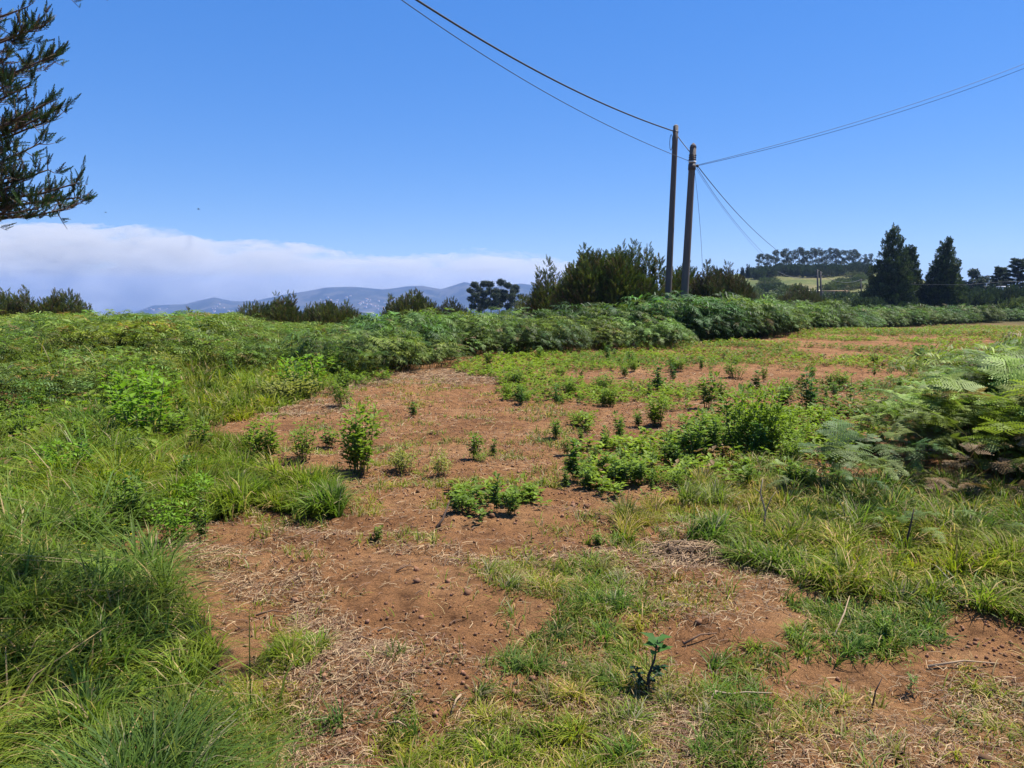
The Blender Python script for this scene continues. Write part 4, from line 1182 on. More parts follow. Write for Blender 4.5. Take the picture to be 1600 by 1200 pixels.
for i, (px, yt, dd) in enumerate([(744, 442, 150), (756, 440, 156), (768, 441, 150), (780, 438, 158), (791, 443, 152), (803, 446, 157)]):
    P = at_base(px, dd); P[2] = max(P[2], 1.6 + (HORIZON - 500) * dd / FOC)
    H = 1.6 + (HORIZON - yt) * dd / FOC - P[2]
    eucalyptus(P, H, '%s tall eucalyptus from the left in the valley clump' % ORD[i], 'eucalyptus clump right of the gap', 100 + i, 0.20, 1300)
ep = [None] * 5; xs_ = []
for i in range(30): xs_.append(1180 + i * 5.6 + rnd.uniform(-2, 2))
for i, px in enumerate(xs_):
    dd = 335 + rnd.uniform(-12, 22)
    yt = np.interp(px, [1175, 1195, 1230, 1290, 1330, 1350], [399, 397, 391, 391, 393, 402]) + rnd.uniform(-3, 3)
    P = at_base(px, dd); H = 1.6 + (HORIZON - yt) * dd / FOC - P[2]
    lab = '%s eucalyptus from the left in the hilltop grove' % ORD[i]
    k = i % 5
    if ep[k] is None:
        o = eucalyptus((0, 0, 0), 12.0, lab, 'eucalyptus grove on the right hill', 200 + k, 0.17, 260, size=0.05); ep[k] = o
    else: o = copy_tree(ep[k])
    o.location = tuple(map(float, P)); s_ = H / 12.0; o.scale = (s_, s_, s_); o.rotation_euler = (0, 0, rnd.uniform(0, 6.28))
    o['label'] = lab; o['group'] = 'eucalyptus grove on the right hill'
for px, yt, dd, lb in [(1352, 398, 330, 'lone thin eucalyptus between grove and the conifers'), (1345, 403, 320, 'short eucalyptus left of the lone thin one')]:
    o = copy_tree(ep[0]); P = at_base(px, dd); s_ = (1.6 + (HORIZON - yt) * dd / FOC - P[2]) / 12
    o.location = tuple(map(float, P)); o.scale = (s_, s_, s_); o['label'] = lb; o['group'] = 'eucalyptus grove on the right hill'

# scrub and hedge bushes on the right hill
BPROTO = []
for k in range(5):
    lumps = [(rnd.uniform(-.7, .7), rnd.uniform(-.5, .5), rnd.uniform(.3, .6), rnd.uniform(.5, .8), rnd.uniform(.5, .8), rnd.uniform(.35, .55)) for _ in range(5)]
    cols = [[(0.10, 0.125, 0.045), (0.075, 0.10, 0.035)], [(0.12, 0.12, 0.055), (0.09, 0.11, 0.04)], [(0.045, 0.065, 0.03), (0.055, 0.08, 0.03)], [(0.04, 0.055, 0.028), (0.06, 0.07, 0.035)], [(0.13, 0.15, 0.05), (0.09, 0.12, 0.04)]][k]
    o = woody('scrub_bush', 'x', 'bush', 'scrub bushes on the right hill', (0, 0, -60), lumps, 520, PL_FAR, 0.24, cols, 0.6, tr=0.06)
    BPROTO.append([o, False])
def bush(k, px, dd, s_, label, group, sz=None):
    q = BPROTO[k]
    if not q[1]: o = q[0]; q[1] = True
    else: o = copy_tree(q[0])
    P = at_base(px, dd); o.location = tuple(map(float, P)); o.rotation_euler = (0, 0, rnd.uniform(0, 6.28)); o.scale = (s_, s_, sz or s_ * 0.8)
    o['label'] = label; o['group'] = group
    return o
hs = sorted([(1172 + i * 4.9 + rnd.uniform(-1.5, 1.5), 270 + rnd.uniform(-14, 14)) for i in range(38)])
for i, (px, dd) in enumerate(hs[:36]):
    bush(3 if i % 2 else 2, px, dd, rnd.uniform(2.4, 3.2), '%s dark bush from the left in the band below the grove' % ORD[i], 'dark bushes in the band below the grove', sz=rnd.uniform(2.8, 3.8))
sc = sorted([(rnd.uniform(1160, 1355), rnd.uniform(110, 245)) for i in range(36)])
for i, (px, dd) in enumerate(sc):
    bush([0, 1, 4, 0, 2][i % 5], px, dd, rnd.uniform(1.7, 3.3), '%s scrub bush from the left on the hillside meadow' % ORD[i], 'scrub bushes on the hillside meadow')
rb = [(1505 + i * 7.5, 100 + rnd.uniform(-6, 6)) for i in range(18)]
for i, (px, dd) in enumerate(rb):
    bush(3 if i % 3 else 2, px, dd, 1.5, '%s dark bush from the left in the hedge under the cedars' % ORD[i], 'dark hedge bushes under the cedars', sz=rnd.uniform(2.9, 3.5))
for i, px in enumerate([1345, 1352, 1362, 1592, 1608]):
    bush(4 if i > 2 else 2, px, 75, 1.6 if i > 2 else 1.3, ['reddish scrub left of the conifers', 'dark scrub at the left foot of conifers', 'low scrub under the tallest conifer', 'yellow-green bush at the right edge under cedars', 'yellow-green bush past the right edge bush'][i], 'bushes round the conifers', sz=2.1 if i > 2 else 1.9)
for px, yt, lb in ((1165, 415, 'tiny conifer left of the hilltop grove'), (1156, 420, 'tiny conifer furthest left on the hill')):
    dd = 250; P = at_base(px, dd); H = 1.6 + (HORIZON - yt) * dd / FOC - P[2]
    woody('small_conifer', lb, 'tree', 'tiny conifers on the hill', P, [(0, 0, H * u, H * .16 * (1.1 - u), H * .16 * (1.1 - u), H * .12) for u in (.3, .45, .6, .75, .88)], 260, PL_FAR, 0.6, [(0.03, 0.045, 0.028)], 0.8, trunk_h=H * .5, tr=.12)

def conifer(px, dd, x0, x1, ytop, label, n_=2600, cols=((0.040, 0.062, 0.025), (0.062, 0.088, 0.03), (0.028, 0.044, 0.02)), skew=0.0):
    k = dd / FOC; P = at_base(px, dd); H = 1.6 + (HORIZON - ytop) * k - P[2]; W_ = (x1 - x0) * k / 2 * 1.32; lumps = []
    for i in range(46):
        u = 0.04 + 0.90 * (i / 45.0); rad = W_ * 1.05 * (1 - u) ** 0.72 * rnd.uniform(0.55, 1.0); a = i * 2.4
        lumps.append((math.cos(a) * rad * 0.72 + skew * u, math.sin(a) * rad * 0.72, H * u, max(.28, W_ * 0.40 * (1.1 - u)), max(.28, W_ * 0.40 * (1.1 - u)), H * 0.055 + 0.12))
    lumps.append((skew, 0, H * 0.96, 0.16, 0.16, 0.4))
    return woody('conifer', label, 'tree', 'dark conifers behind the right hedge', P, lumps, int(n_ * 2.2), PL_FAR, 0.40, list(cols), 0.7, trunk_h=H * 0.8, tr=0.16, limbs=False)
conifer(1386, 88, 1350, 1420, 356, 'tallest dark pointed conifer behind the right hedge')
conifer(1414, 92, 1392, 1440, 386, 'conifer with greener side right of the tallest', 1900, ((0.035, 0.055, 0.022), (0.05, 0.07, 0.028), (0.025, 0.04, 0.02)))
conifer(1469, 90, 1436, 1500, 375, 'dark pointed conifer standing right of the tallest pair', 2500)
for i, (px, yt) in enumerate([(1512, 424), (1520, 432), (1530, 434)]):
    dd = 140; P = at_base(px, dd); eucalyptus(P, 1.6 + (HORIZON - yt) * dd / FOC - P[2], ['airy small tree right of the conifers', 'low airy tree between the conifers and cedars', 'low bushy tree touching the cedars'][i], 'small trees by the cedars', 300 + i, 0.25, 300, size=0.09)

def cedar(px, dd, x0, x1, ytop, label, seed):
    rr = random.Random(seed); k = dd / FOC; P = at_base(px, dd); H = 1.6 + (HORIZON - ytop) * k - P[2]; W_ = (x1 - x0) * k / 2
    root = empty('cedar', P, label, 'tree', 'flat-layered cedars at the right edge')
    t = Geo(); g = Geo(); t.tube([(0, 0, -.3), (0, 0, H * .5), (0, 0, H * .97)], [0.2, 0.13, 0.03], (0.10, 0.08, 0.07), 7)
    Pq = []; D = []
    for i in range(44):
        u = 0.20 + 0.78 * i / 43.0; a = i * 2.4 + rr.uniform(-.3, .3); L = W_ * (1.08 - u) ** 0.7 * rr.uniform(.55, 1.05)
        b = np.array([0, 0, H * u * 0.96]); e = b + np.array([math.cos(a) * L, math.sin(a) * L, 0.22 * L + .1])
        t.tube([b, (b + e) / 2 - (0, 0, .05 * L), e], [0.05, 0.035, 0.01], (0.10, 0.08, 0.07), 4)
        for j in range(80):
            s_ = rr.uniform(.15, 1.03); q = b * (1 - s_) + e * s_ + np.array([rr.gauss(0, .22), rr.gauss(0, .22), rr.gauss(0, .05)]) * (1.15 - 0.4 * s_)
            Pq.append(q); D.append([math.cos(a) + rr.gauss(0, .4), math.sin(a) + rr.gauss(0, .4), .35])
    Pq = np.array(Pq); D = np.array(D); n_ = len(Pq); rs_ = np.random.RandomState(seed)
    M = frames(D, rs_.rand(n_) * 6.28) * (0.36 * rs_.uniform(.6, 1.2, n_))[:, None, None]; wh = rs_.randint(0, 4, n_); c = pick([(0.03, 0.05, 0.035), (0.045, 0.06, 0.035)], n_, rs_)
    for i in range(4):
        m_ = wh == i; g.inst(PL_FAR[i], M[m_], Pq[m_], c[m_])
    g.build('crown', M_NEEDLE, root); t.build('trunk', M_BARK, root, True)
cedar(1583, 118, 1545, 1625, 404, 'taller flat-layered cedar at the right edge', 5)
cedar(1556, 124, 1530, 1580, 417, 'lower spreading cedar left of the taller one', 6)
cedar(1625, 122, 1600, 1660, 412, 'cedar just past the right edge of the view', 8)

# pale building in the valley and two on the hill meadow
def valley_house(px, py, dd, w_, h_, label, roofc=(0.5, 0.48, 0.45), wall=(0.75, 0.74, 0.7), f_=8):
    P = pt(px, py, dd); root = empty('farm_building', P, label, 'building', None)
    a, b = w_ / 2, w_ * 0.3
    g = Geo(); g.add([(-a, -b, -f_), (a, -b, -f_), (a, b, -f_), (-a, b, -f_), (-a, -b, h_), (a, -b, h_), (a, b, h_), (-a, b, h_)], None, [(0, 1, 5, 4), (1, 2, 6, 5), (2, 3, 7, 6), (3, 0, 4, 7)], wall)
    g.build('wall', M_WALL, root)
    k = Geo(); k.add([(-a * 1.05, -b * 1.1, h_), (a * 1.05, -b * 1.1, h_), (a * 1.05, b * 1.1, h_), (-a * 1.05, b * 1.1, h_), (-a * 1.05, 0, h_ * 1.4), (a * 1.05, 0, h_ * 1.4)],
                  [(0, 4, 3), (1, 2, 5)], [(0, 1, 5, 4), (2, 3, 4, 5), (3, 2, 1, 0)], roofc)
    k.build('roof', M_WALL, root)
valley_house(316, 497, 900, 7, 2.4, 'white building in the valley beside the small lone bush', (0.7, 0.7, 0.7))
valley_house(355, 499, 1000, 20, 1.2, 'long low white building right of the white valley one', (0.75, 0.77, 0.8))
valley_house(574, 489, 1100, 18, 0.9, 'long pale shed in the valley by the gap', (0.5, 0.5, 0.5), (0.5, 0.5, 0.5), 1.5)
valley_house(1266, 461, 165, 4.5, 0.8, 'low straw-coloured shed roof on the hillside meadow', (0.62, 0.55, 0.36), (0.5, 0.45, 0.33), 1.2)
valley_house(1304, 457, 160, 5.0, 0.3, 'low orange-tiled roof right of the far poles', (0.34, 0.22, 0.12), (0.30, 0.24, 0.15), 0.5)
valley_house(1567, 453, 112, 1.7, 0.4, 'small pale hut gable under the cedars', (0.4, 0.4, 0.42), (0.5,0.5,0.5), 0.4)

# ------------------------------------------------------------------ big heath tree at the left edge (trunk outside the frame)
def left_tree():
    base = np.array([-7.0, 7.4]); P0 = np.array([*base, float(terr(*base))])
    root = empty('heath_tree', P0, 'large heath tree leaning in from the left edge', 'tree', None)
    t = Geo(); q = []; D = []; kind = []
    bark = (0.10, 0.075, 0.06)
    trunk = np.array([(0, 0, -.3), (0.15, 0, .8), (0.1, .1, 1.8), (0.35, 0, 2.8), (0.45, -.1, 3.9), (0.6, -.1, 5.2), (.5, 0, 6.2)]) + P0
    t.tube(trunk, [.20, .17, .15, .12, .09, .055, .02], bark, 9)
    tips = []
    for (px, py, dp, u) in [(128, 304, 7.0, 1.9), (122, 284, 6.9, 2.1), (92, 168, 7.0, 2.9), (84, 88, 6.9, 3.5), (70, 38, 7.0, 3.9), (78, 262, 6.9, 2.1), (104, 326, 7.3, 1.7), (60, 322, 6.8, 1.8), (20, 326, 6.9, 1.7), (150, -14, 6.4, 4.9), (118, -16, 6.6, 4.9), (80, 190, 7.2, 3.0), (72, 160, 6.7, 2.8),
                            (60, 228, 7.4, 2.6), (50, 130, 7.0, 3.2), (62, 100, 7.3, 3.5), (50, 45, 7.0, 3.8), (34, 15, 6.8, 4.0), (15, 280, 6.8, 2.3), (22, 190, 7.1, 3.0), (30, 250, 7.3, 2.4),
                            (10, 90, 7.2, 3.3), (18, 130, 6.7, 3.0), (-30, 60, 7.0, 3.8), (-60, 200, 7.0, 3.0), (-60, 300, 6.5, 2.2), (10, -40, 7.2, 4.4), (10, 235, 7.0, 2.5), (5, 320, 7.2, 1.9), (40, 285, 6.8, 2.2)]:
        tips.append((pt(px, py, dp), max(u, 2.6), 1.0, 37))
    # overhanging limbs above the frame: they shade the grass at the lower left
    for (x, y, z, u) in [(-2.6, 5.4, 4.2, 3.8), (-2.9, 4.8, 4.4, 4.0), (-0.9, 4.0, 3.7, 3.8), (-0.3, 4.0, 3.7, 3.9), (0.3, 3.9, 3.7, 4.0), (-0.6, 3.5, 3.6, 4.0), (0.0, 3.4, 3.6, 4.2),
                         (0.5, 3.6, 3.7, 4.2), (-0.4, 3.4, 3.6, 4.4), (0.2, 3.2, 3.6, 4.4), (-1.2, 3.8, 3.8, 4.2), (-0.9, 3.2, 3.8, 4.4), (-1.5, 4.4, 4.0, 4.2), (-3.8, 6.2, 4.9, 4.4), (-4.6, 5.4, 5.2, 4.8)]:
        tips.append((np.array([x, y, z]), 5.2, 1.4, 50))
    for a in range(16):
        an = rnd.uniform(1.2, 5.2); z = rnd.uniform(2.4, 6.2)
        tips.append((P0 + np.array([math.cos(an) * 2, math.sin(an) * 2, z]), z - 0.8, 1.6, 26))
    for tip, u, sc_, ntw in tips:
        k = min(max(u / 6.2, .15), .95) * 6; i0 = int(k); f = k - i0
        b = trunk[i0] * (1 - f) + trunk[min(i0 + 1, 6)] * f
        s_ = np.linspace(0, 1, 9)[:, None]; mid = (b + tip) / 2 + np.array([0, 0, -0.05 - 0.1 * rnd.random()]) + (np.array([0, 0, 1.5]) if sc_ == 1.4 else 0)
        c = b * (1 - s_) ** 2 + 2 * mid * s_ * (1 - s_) + tip * s_ ** 2
        c = c + np.array([0, 1, 1]) * np.sin(s_ * 11 + rnd.random() * 6) * 0.03
        t.tube(c, np.linspace(0.035, 0.006, 9), bark, 5)
        for j in range(ntw):                                      # twigs along the outer part
            v = 1 - (0.24 if sc_ == 1.4 else 0.62) * rnd.random() ** 1.3; kk = v * 8; a0 = min(int(kk), 7); Pb = c[a0] * (1 - kk + a0) + c[a0 + 1] * (kk - a0)
            dl = norm(c[a0 + 1] - c[a0]); d = norm(dl * 0.7 + np.array([rnd.gauss(0, .6), rnd.gauss(0, .6), rnd.gauss(0.15, .5)]))
            L = rnd.uniform(.08, .28) * sc_ * (1.1 - 0.4 * v); e = Pb + d * L
            t.tube([Pb, Pb + d * L * .5 + (0, 0, -.01), e], [.006, .004, .002], bark, 3)
            m_ = rnd.randint(3, 5)
            for r_ in range(m_):
                w_ = rnd.uniform(.35, 1.0); q.append(Pb * (1 - w_) + e * w_)
                D.append(norm(d * 0.8 + np.array([rnd.gauss(0, .4), rnd.gauss(0, .4), 0.75]))); kind.append(v)
    q = np.array(q); D = np.array(D); n_ = len(q); kind = np.array(kind)
    sz = R.uniform(.07, .16, n_); M = frames(D, R.rand(n_) * 6.28) * sz[:, None, None]
    cc = pick([(0.040, 0.085, 0.030), (0.055, 0.105, 0.035), (0.035, 0.065, 0.028)], n_)
    br = R.rand(n_) < np.where(kind > 0.85, 0.18, 0.5)
    cc[br] = pick([(0.16, 0.095, 0.065), (0.10, 0.07, 0.045), (0.07, 0.07, 0.03)], br.sum())
    g = Geo(); wh = R.randint(0, 5, n_)
    for i in range(5):
        m_ = wh == i; g.inst(PL_NEAR[i], M[m_], q[m_], cc[m_])
    g.build('crown', M_NEEDLE, root, origin=P0); t.build('trunk', M_BARK, root, True, origin=P0)
    print('tree shoots', n_)
left_tree()

# ------------------------------------------------------------------ poles and cables
def pole(px_top, py_top, px_b, depth, r0, r1, label, parts):
    T_ = pt(px_top, py_top, depth); B = at_base(px_b, depth); B[2] -= 0.4
    root = empty('utility_pole', (B[0], B[1], B[2] + .4), label, 'utility pole', None)
    O = np.array([B[0], B[1], B[2] + .4]); T_ = T_ - O; B = B - O
    s_ = np.linspace(0, 1, 14)[:, None]
    c = B * (1 - s_) + T_ * s_
    g = Geo(); g.tube(c, np.linspace(r0, r1, 14), (0.115, 0.098, 0.085), 14); g.build('shaft', M_POLE, root, True)
    parts(root, T_, norm(T_ - B))
    return O, T_
def ring(root, name, c, d, r, h, col, mat, n=14):
    g = Geo(); c = np.asarray(c); g.tube([c - d * h / 2, c + d * h / 2], [r, r], col, n); return g.build(name, mat, root, False)
def p1(root, T_, d):
    g = Geo(); g.tube([T_, T_ + d * 0.05], [0.10, 0.05], (0.30, 0.27, 0.23), 12); g.build('cap', M_POLE, root)
    ring(root, 'clamp', T_ - d * 0.22, d, 0.112, 0.05, (0.09, 0.09, 0.09), M_METAL)
    a = np.linspace(0, 2 * PI, 18); g = Geo()                     # coil of spare cable hanging at the side
    g.tube(np.stack([-0.17 + 0.05 * np.cos(a) * 1.0, 0 * a, -0.62 + 0.30 * np.sin(a)], -1) + T_, 0.012, (0.03, 0.03, 0.035), 5, False)
    g.build('cable_loop', M_RUBBER, root, True)
def p2(root, T_, d):
    g = Geo(); g.tube([T_ - d * 0.02, T_ + d * 0.07, T_ + d * 0.16], [0.133, 0.105, 0.02], (0.12, 0.105, 0.10), 12); g.build('cap', M_POLE, root)
    for u in (0.30, 0.38, 0.46): ring(root, 'strap', T_ - d * u, d, 0.145, 0.035, (0.07, 0.06, 0.06), M_METAL)
    ring(root, 'band', T_ - d * 0.55, d, 0.146, 0.05, (0.65, 0.65, 0.62), M_WALL)
    ring(root, 'sleeve', T_ - d * 0.74, d, 0.146, 0.22, (0.06, 0.05, 0.05), M_RUBBER)
    g = Geo(); g.tube([T_ - d * .66 + (0.05, 0, 0), T_ - d * .68 + (0.20, -.02, 0)], [.02, .02], (.1, .1, .1), 6); g.build('bracket', M_METAL, root)
    g = Geo(); c = T_ - d * .70 + np.array([0.20, -.02, 0]); g.tube([c + (0, 0, -.05), c + (0, 0, -.02), c + (0, 0, .02), c + (0, 0, .06)], [.03, .055, .055, .025], (0.05, 0.045, 0.045), 10); g.build('insulator', M_RUBBER, root)
O1, T1 = pole(1056, 197, 1040.5, 30.0, 0.140, 0.100, 'slightly taller round wooden utility pole, left of the pair', p1)
O2, T2 = pole(1083, 230, 1065, 29.3, 0.160, 0.122, 'thicker utility pole with pointed cap, right of the pair', p2)

def cable(a, b, c, r, label, name='power_cable', col=(0.035, 0.035, 0.04), n=48, ext=0.0):
    """parabola-like cable through three points"""
    a, b, c = map(np.asarray, (a, b, c)); tb = np.linalg.norm(b - a) / (np.linalg.norm(b - a) + np.linalg.norm(c - b))
    t = np.linspace(0, 1 + ext, n)[:, None]
    L0 = (t - tb) * (t - 1) / (tb); L1 = t * (t - 1) / (tb * (tb - 1)); L2 = t * (t - tb) / (1 - tb)
    Pn = a * L0 + b * L1 + c * L2
    g = Geo(); g.tube(Pn, r, col, 6); o = g.build(name, M_RUBBER, None, True)
    tag(o, label, 'cable', 'overhead cables of the two poles'); return o
A1 = pt(1053, 205, 30); A2 = pt(1081, 241, 29.3); A3 = pt(1089, 258, 29.3); A2b = pt(1078, 252, 29.3)
cable(A1, pt(850, 117, 21.3), pt(642, -6, 15.7), 0.023, 'thick black cable from the left pole up to the top edge', ext=0.9)
cable(A2b, pt(850, 143, 21.1), pt(622, -4, 15.3), 0.0095, 'thin cable below the thick one up to the top edge', ext=0.9)
cable(pt(1059, 213, 30), pt(1068, 225, 29.6), A2, 0.017, 'short thick cable joining the two poles')
cable(A3, pt(1350, 187, 30.5), pt(1620, 92, 32.5), 0.008, 'upper of two thin wires rising to the right edge', ext=0.5)
cable(A3 + (0, 0, -.03), pt(1350, 192, 30.5), pt(1620, 99, 32.5), 0.008, 'lower of two thin wires rising to the right edge', ext=0.5)
F1 = pt(1281, 428, 92)
cable(A3, pt(1138, 318, 42), pt(1219, 395, 80), 0.017, 'cable dropping steeply from the right pole to the far poles', ext=0.05)
cable(A3 + (0, 0, -.08), pt(1128, 320, 40), pt(1189, 392, 62), 0.009, 'thin wire dropping left of the steep cable', ext=0.25)
cable(A3 + (-.05, 0, -.1), pt(1124, 318, 39), pt(1184, 392, 58), 0.006, 'thinnest wire dropping beside the thin one', ext=0.25)
cable(A3 + (-.1, 0, -.1), pt(1092, 330, 29.6), pt(1097, 406, 30), 0.006, 'thin stay wire falling from the right pole into the bush', 'stay_wire', ext=0.2)
def far_pole(px, yt, dd, label, r_=0.12):
    B = at_base(px, dd); T_ = pt(px, yt, dd) - B
    root = empty('utility_pole', B, label, 'utility pole', 'far poles on the right')
    g = Geo(); g.tube([(0, 0, -.3), T_ * .5, T_], [r_ * 1.2, r_, r_ * .8], (0.09, 0.08, 0.075), 8); g.build('shaft', M_POLE, root, True)
    g = Geo(); g.tube([T_ * .97 + (-.25, 0, 0), T_ * .97 + (.25, 0, 0)], [.05, .05], (.1, .1, .1), 5); g.build('crossarm', M_POLE, root)
far_pole(1277, 421, 92, 'left of two thin far poles behind the hedge'); far_pole(1282, 424, 90, 'right of two thin far poles behind the hedge')
far_pole(1345, 436, 98, 'short far pole beside the conifers', 0.09)
cable(pt(1215, 424, 92), pt(1250, 434.5, 92), pt(1281, 428, 90), 0.03, 'sagging grey cable left of the far poles', col=(.13, .13, .13))
cable(pt(1281, 428, 90), pt(1315, 441, 94), pt(1345, 437, 98), 0.022, 'sagging cable right of the far poles', col=(.13, .13, .13))
cable(pt(1345, 440, 98), pt(1420, 444, 86), pt(1512, 445, 80), 0.015, 'straight far wire crossing in front of the conifers', col=(.13, .13, .13))
cable(pt(1512, 445, 80), pt(1560, 441, 79), pt(1620, 440, 78), 0.015, 'far wire running under the cedars', col=(.13, .13, .13))

# ------------------------------------------------------------------ small things
def bird(px, py, dd, label, rz, s_):
    P = pt(px, py, dd); root = empty('bird', P, label, 'bird', 'birds in the sky', rz); g = Geo()
    g.tube([(-.16, 0, 0), (-.10, 0, .01), (0, 0, .015), (.09, 0, .015), (.14, 0, .02), (.17, 0, .015), (.20, 0, .01)], np.array([.004, .022, .045, .036, .024, .02, .003]), (0.03, 0.03, 0.03), 8, True)
    g.add([(-.15, -.015, 0), (-.15, .015, 0), (-.27, .04, 0), (-.27, -.04, 0)], None, [(0, 1, 2, 3)], (.03, .03, .03))
    b = g.build('body', M_RUBBER, root, True)
    for sg in (-1, 1):
        w_ = Geo(); w_.add([(.07, .02 * sg, .03), (-.06, .02 * sg, .03), (-.08, .18 * sg, .09), (.04, .18 * sg, .10), (-.06, .36 * sg, .07), (-.01, .38 * sg, .07)], None, [(0, 1, 2, 3), (3, 2, 4, 5)], (.03, .03, .03)); w_.build('wing', M_RUBBER, root)
    root.scale = (s_,) * 3
bird(310, 327, 90, 'dark bird flying higher over the middle of fog bank', 0.4, 1.0)
bird(165, 332, 110, 'fainter bird near the tip of the left branch', 1.0, 0.9)

def twig(pts, r0, col, label, name='dead_twig', sub=()):
    P0 = np.asarray(pts[0], float); root = empty(name, P0, label, 'stick', None)
    g = Geo(); q = np.array(pts, float) - P0; g.tube(q, np.linspace(r0, r0 * .4, len(q)), col, 6)
    for s_ in sub: g.tube(np.array(s_, float) - P0, np.linspace(r0 * .55, r0 * .2, len(s_)), col, 5)
    g.build('stem', M_BARK, root, True)
def up(px, yb, *rest):
    B = gp(px, yb); return [B] + [pt(a, b, B[1]) for a, b in rest]
PALE = (0.27, 0.21, 0.145)
b = up(1192, 845, (1196, 800), (1188, 770), (1192, 748)); twig(b, 0.008, PALE, 'pale bare forked twig standing in the right grass', sub=[[b[1], pt(1204, 780, b[0][1]), pt(1212, 768, b[0][1])], [b[2], pt(1178, 762, b[0][1])]])
b = up(1415, 868, (1418, 840), (1424, 815), (1428, 795)); twig(b, 0.008, (0.07, 0.05, 0.04), 'dark thin dead stalk rising from the right grass')
B1, B2, B3 = gp(682, 829), gp(692, 822), gp(703, 808)
twig([B1 + (0, 0, .02), B2 + (0, 0, .05), B3 + (0, 0, .12)], 0.012, (0.06, 0.04, 0.03), 'short dark stick lying on the middle of soil', 'fallen_stick')
B1, B2, B3, B4 = gp(1100, 1108), gp(1118, 1097), gp(1165, 1098), gp(1205, 1094)
twig([B1 + (0, 0, -.01), B2 + (0, 0, .045), B2 * .5 + B3 * .5 + (0, 0, .035), B3 + (0, 0, .045), B4 + (0, 0, .03)], 0.006, PALE, 'pale bent stick lying in the bottom straw', 'fallen_stick')
B1, B2 = gp(1303, 1000), gp(1326, 955)
twig([B1 + (0, 0, .02), (B1 + B2) / 2 + (0.01, 0, .06), B2 + (0, 0, .08)], 0.006, (0.26, 0.19, 0.12), 'thick pale dry stalk leaning in the right grass', 'fallen_stick')
b = up(1362, 1110, (1368, 1080), (1378, 1060)); twig(b, 0.004, (0.07, 0.05, 0.04), 'dark charred stub in the bottom right straw', 'stub')
b = up(268, 868, (264, 840)); twig(b, 0.010, (0.36, 0.26, 0.16), 'brown broken stalk beside the grass strip', 'stub')
for i, (a, b_, c_, d_) in enumerate([(550, 1005, 580, 1003), (590, 990, 616, 988), (1068, 1010, 1120, 992), (470, 1010, 520, 985), (620, 895, 650, 888), (720, 1090, 705, 1120), (300, 920, 345, 912), (605, 1136, 640, 1142), (400, 965, 450, 960), (1450, 1045, 1560, 1040)]):
    B1, B2 = gp(a, b_), gp(c_, d_)
    twig([B1 + (0, 0, .012), (B1 + B2) / 2 + (0, 0, .03), B2 + (0, 0, .01)], 0.006, (0.30, 0.21, 0.13) if i % 2 else (0.14, 0.085, 0.055),
         ['thin dark stick in the foreground soil', 'small pale stick just above a dark one', 'long thin stick right of the grass patch', 'curved pale stick in left straw', 'short dark stick high in the straw soil', 'pale upright straw stick near bottom centre',
          'dark stick at the edge of tall grass', 'short pale stick beside a bottom tuft', 'thin dark stem across the left soil', 'long pale stem at the right straw patch'][i], 'fallen_stick')

# cut sapling with dark leaves in the foreground
def sapling():
    B = gp(1012, 1085); rs_ = np.random.RandomState(77); h = pt(1025, 1000, B[1])[2] - B[2]
    root = empty('sapling', B, 'dark-leaved young sapling standing in the foreground soil', 'sapling', None)
    g = Geo(); k = B[1] / FOC
    main = [(0, 0, -.02), (0.002, 0, h * .35), (10 * k, 0, h * .65), (14 * k, 0, h)]
    g.tube(main, [.007, .006, .004, .002], (0.05, 0.045, 0.035), 6); parts = []
    for b0, e in [((0, 0, h * .15), (-26 * k, -.02, h * .55)), ((0, 0, h * .2), (20 * k, .03, h * .35)), ((0, 0, h * .1), (-20 * k, .04, h * .22)), ((.004, 0, h * .4), (22 * k, -.03, h * .62))]:
        g.tube([b0, e], [.004, .002], (0.05, 0.045, 0.035), 5)
        for j in range(9):
            u = rs_.uniform(.3, 1.05); P = np.array(b0) * (1 - u) + np.array(e) * u; a = rs_.rand() * 6.28
            parts.append(leafq(P, np.array([math.cos(a), math.sin(a), rs_.uniform(-.2, .5)]), np.array([0, 0, 1.]), rs_.uniform(.025, .045), .022, np.array([0.03, 0.065, 0.028]) * rs_.uniform(.7, 1.5)))
    for j in range(9):
        a = j * 2.4; P = np.array([13 * k, 0, h * (1 - 0.03 * j)])
        parts.append(leafq(P, np.array([math.cos(a), math.sin(a), .35]), np.array([0, 0, 1.]), rs_.uniform(.05, .08), .042, np.array([0.07, 0.16, 0.035]) * rs_.uniform(.7, 1.2)))
    g.build('stem', M_BARK, root, True)
    f = Geo(); f.inst(merge_tmpl(parts), np.eye(3)[None], np.zeros((1, 3)), np.ones((1, 3))); f.build('foliage', M_LEAF, root)
sapling()

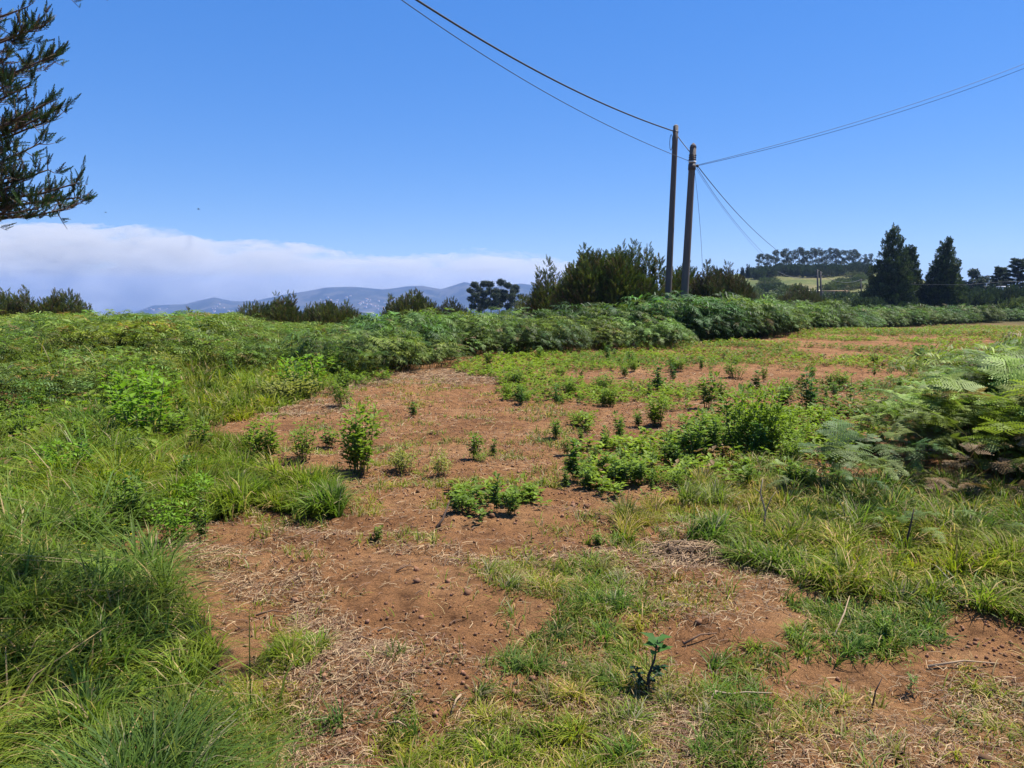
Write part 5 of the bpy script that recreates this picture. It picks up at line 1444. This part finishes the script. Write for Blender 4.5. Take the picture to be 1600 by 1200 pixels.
def flower_plants():
    rs_ = np.random.RandomState(9)
    B = gp(165, 900); root = empty('flowering_weed', B, 'rambling weed with small yellow flowers in the left grass', 'weed', None)
    g = Geo(); fl = []; parts = []
    spots = [(104, 797), (200, 808), (168, 822), (180, 838), (194, 820), (205, 835), (150, 880), (175, 877), (200, 890), (240, 865), (120, 895), (98, 820), (130, 850), (162, 858), (215, 872)]
    for px, py in spots:
        Q_ = gp(px, py + 26); e = pt(px, py, Q_[1]) - B; s0 = Q_ - B
        g.tube([s0, (s0 + e) / 2 + (0.01, 0, 0), e], [.003, .002, .0015], (.08, .13, .04), 4)
        for j in range(14):
            u = rs_.rand(); a = rs_.rand() * 6.28; P = s0 * (1 - u) + e * u + rs_.normal(size=3) * .03
            parts.append(leafq(P, np.array([math.cos(a), math.sin(a), rs_.uniform(-.1, .6)]), np.array([0, 0, 1.]), rs_.uniform(.03, .06), rs_.uniform(.02, .035), np.array([0.12, 0.22, 0.04]) * rs_.uniform(.7, 1.3)))
        fl.append(e)
    g.build('stem', M_GRASS, root, True)
    f = Geo(); f.inst(merge_tmpl(parts), np.eye(3)[None], np.zeros((1, 3)), np.ones((1, 3))); f.build('foliage', M_LEAF, root)
    for e in fl:
        h = Geo()
        for j in range(5):
            a = j * 1.256; d = np.array([math.cos(a), math.sin(a), .25]); v, t_, q_, c_ = leafq(e, d, np.array([0, 0, 1.]), .016, .013, (0.75, 0.55, 0.02)); h.add(v, t_, None, c_)
        h.build('flower', M_LEAF, root)
    Q_ = gp(168, 832); B2 = Q_; e = pt(167, 801, Q_[1]) - B2
    r2 = empty('pink_flower', B2, 'single salmon-pink flower on a stalk in the left grass', 'flower', None)
    g = Geo(); g.tube([(0, 0, 0), e * .5 + (.008, 0, 0), e], [.004, .003, .002], (.08, .13, .04), 5); g.build('stem', M_GRASS, r2, True)
    for j in range(6):
        a = j * 1.047; d = np.array([math.cos(a), math.sin(a), .3]); h = Geo(); v, t_, q_, c_ = leafq(e, d, np.array([0, 0, 1.]), .034, .030, (0.80, 0.22, 0.16)); h.add(v, t_, None, c_); h.build('petal', M_LEAF, r2)
flower_plants()

def straw_heap():
    B = gp(1075, 868); root = empty('straw_heap', B, 'low heap of long dry stalks right of the soil', 'straw heap', None)
    rs_ = np.random.RandomState(4); n_ = 420
    x = rs_.normal(0, .22, n_); y = rs_.normal(0, .12, n_); z = .01 + .07 * np.exp(-(x / .25) ** 2 - (y / .14) ** 2) * rs_.rand(n_)
    g = Geo(); a = rs_.normal(0.9, .55, n_); L = rs_.uniform(.08, .26, n_)
    for i in range(n_):
        d = np.array([math.cos(a[i]), math.sin(a[i]), rs_.normal(0, .12)]); P = np.array([x[i], y[i], z[i]])
        g.tube([P - d * L[i] / 2, P + (0, 0, .01), P + d * L[i] / 2], .0028, np.array([0.40, 0.27, 0.16]) * rs_.uniform(.5, 1.2), 3)
    g.build('stalks', M_STRAW, root)
straw_heap()

def tuft():
    B = gp(940, 900); root = empty('grass_tuft', B, 'small yellowish tuft with a dark hollow below, centre right soil', 'grass tuft', None)
    n_ = 160; g = Geo(); blades(g, np.stack([R.normal(0, .02, n_), R.normal(0, .02, n_), np.zeros(n_)], -1), R.uniform(.07, .14, n_), R.uniform(.003, .005, n_), R.rand(n_) * 6.28, R.uniform(.2, 1, n_), jit((.20, .18, .07), n_, .4, .1)); g.build('blades', M_GRASS, root)
tuft()

# ------------------------------------------------------------------ haze: even air round camera and scene
def haze():
    m, n, l = mat_new('haze_air'); v = n.new('ShaderNodeVolumePrincipled')
    v.inputs['Color'].default_value = (0.36, 0.54, 1.0, 1); v.inputs['Density'].default_value = 0.00013; v.inputs['Anisotropy'].default_value = 0.2
    o_ = n.new('ShaderNodeOutputMaterial'); l.new(v.outputs[0], o_.inputs['Volume'])
    a, z0, z1 = 6150, -205, 140
    V = [(-a, -a, z0), (a, -a, z0), (a, a, z0), (-a, a, z0), (-a, -a, z1), (a, -a, z1), (a, a, z1), (-a, a, z1)]
    o = link_mesh('haze', V, [np.array([(0, 3, 2, 1), (4, 5, 6, 7), (0, 1, 5, 4), (1, 2, 6, 5), (2, 3, 7, 6), (3, 0, 4, 7)])], None, m)
    tag(o, 'thin blue air haze between field and far hills', 'haze', kind='stuff')
haze()
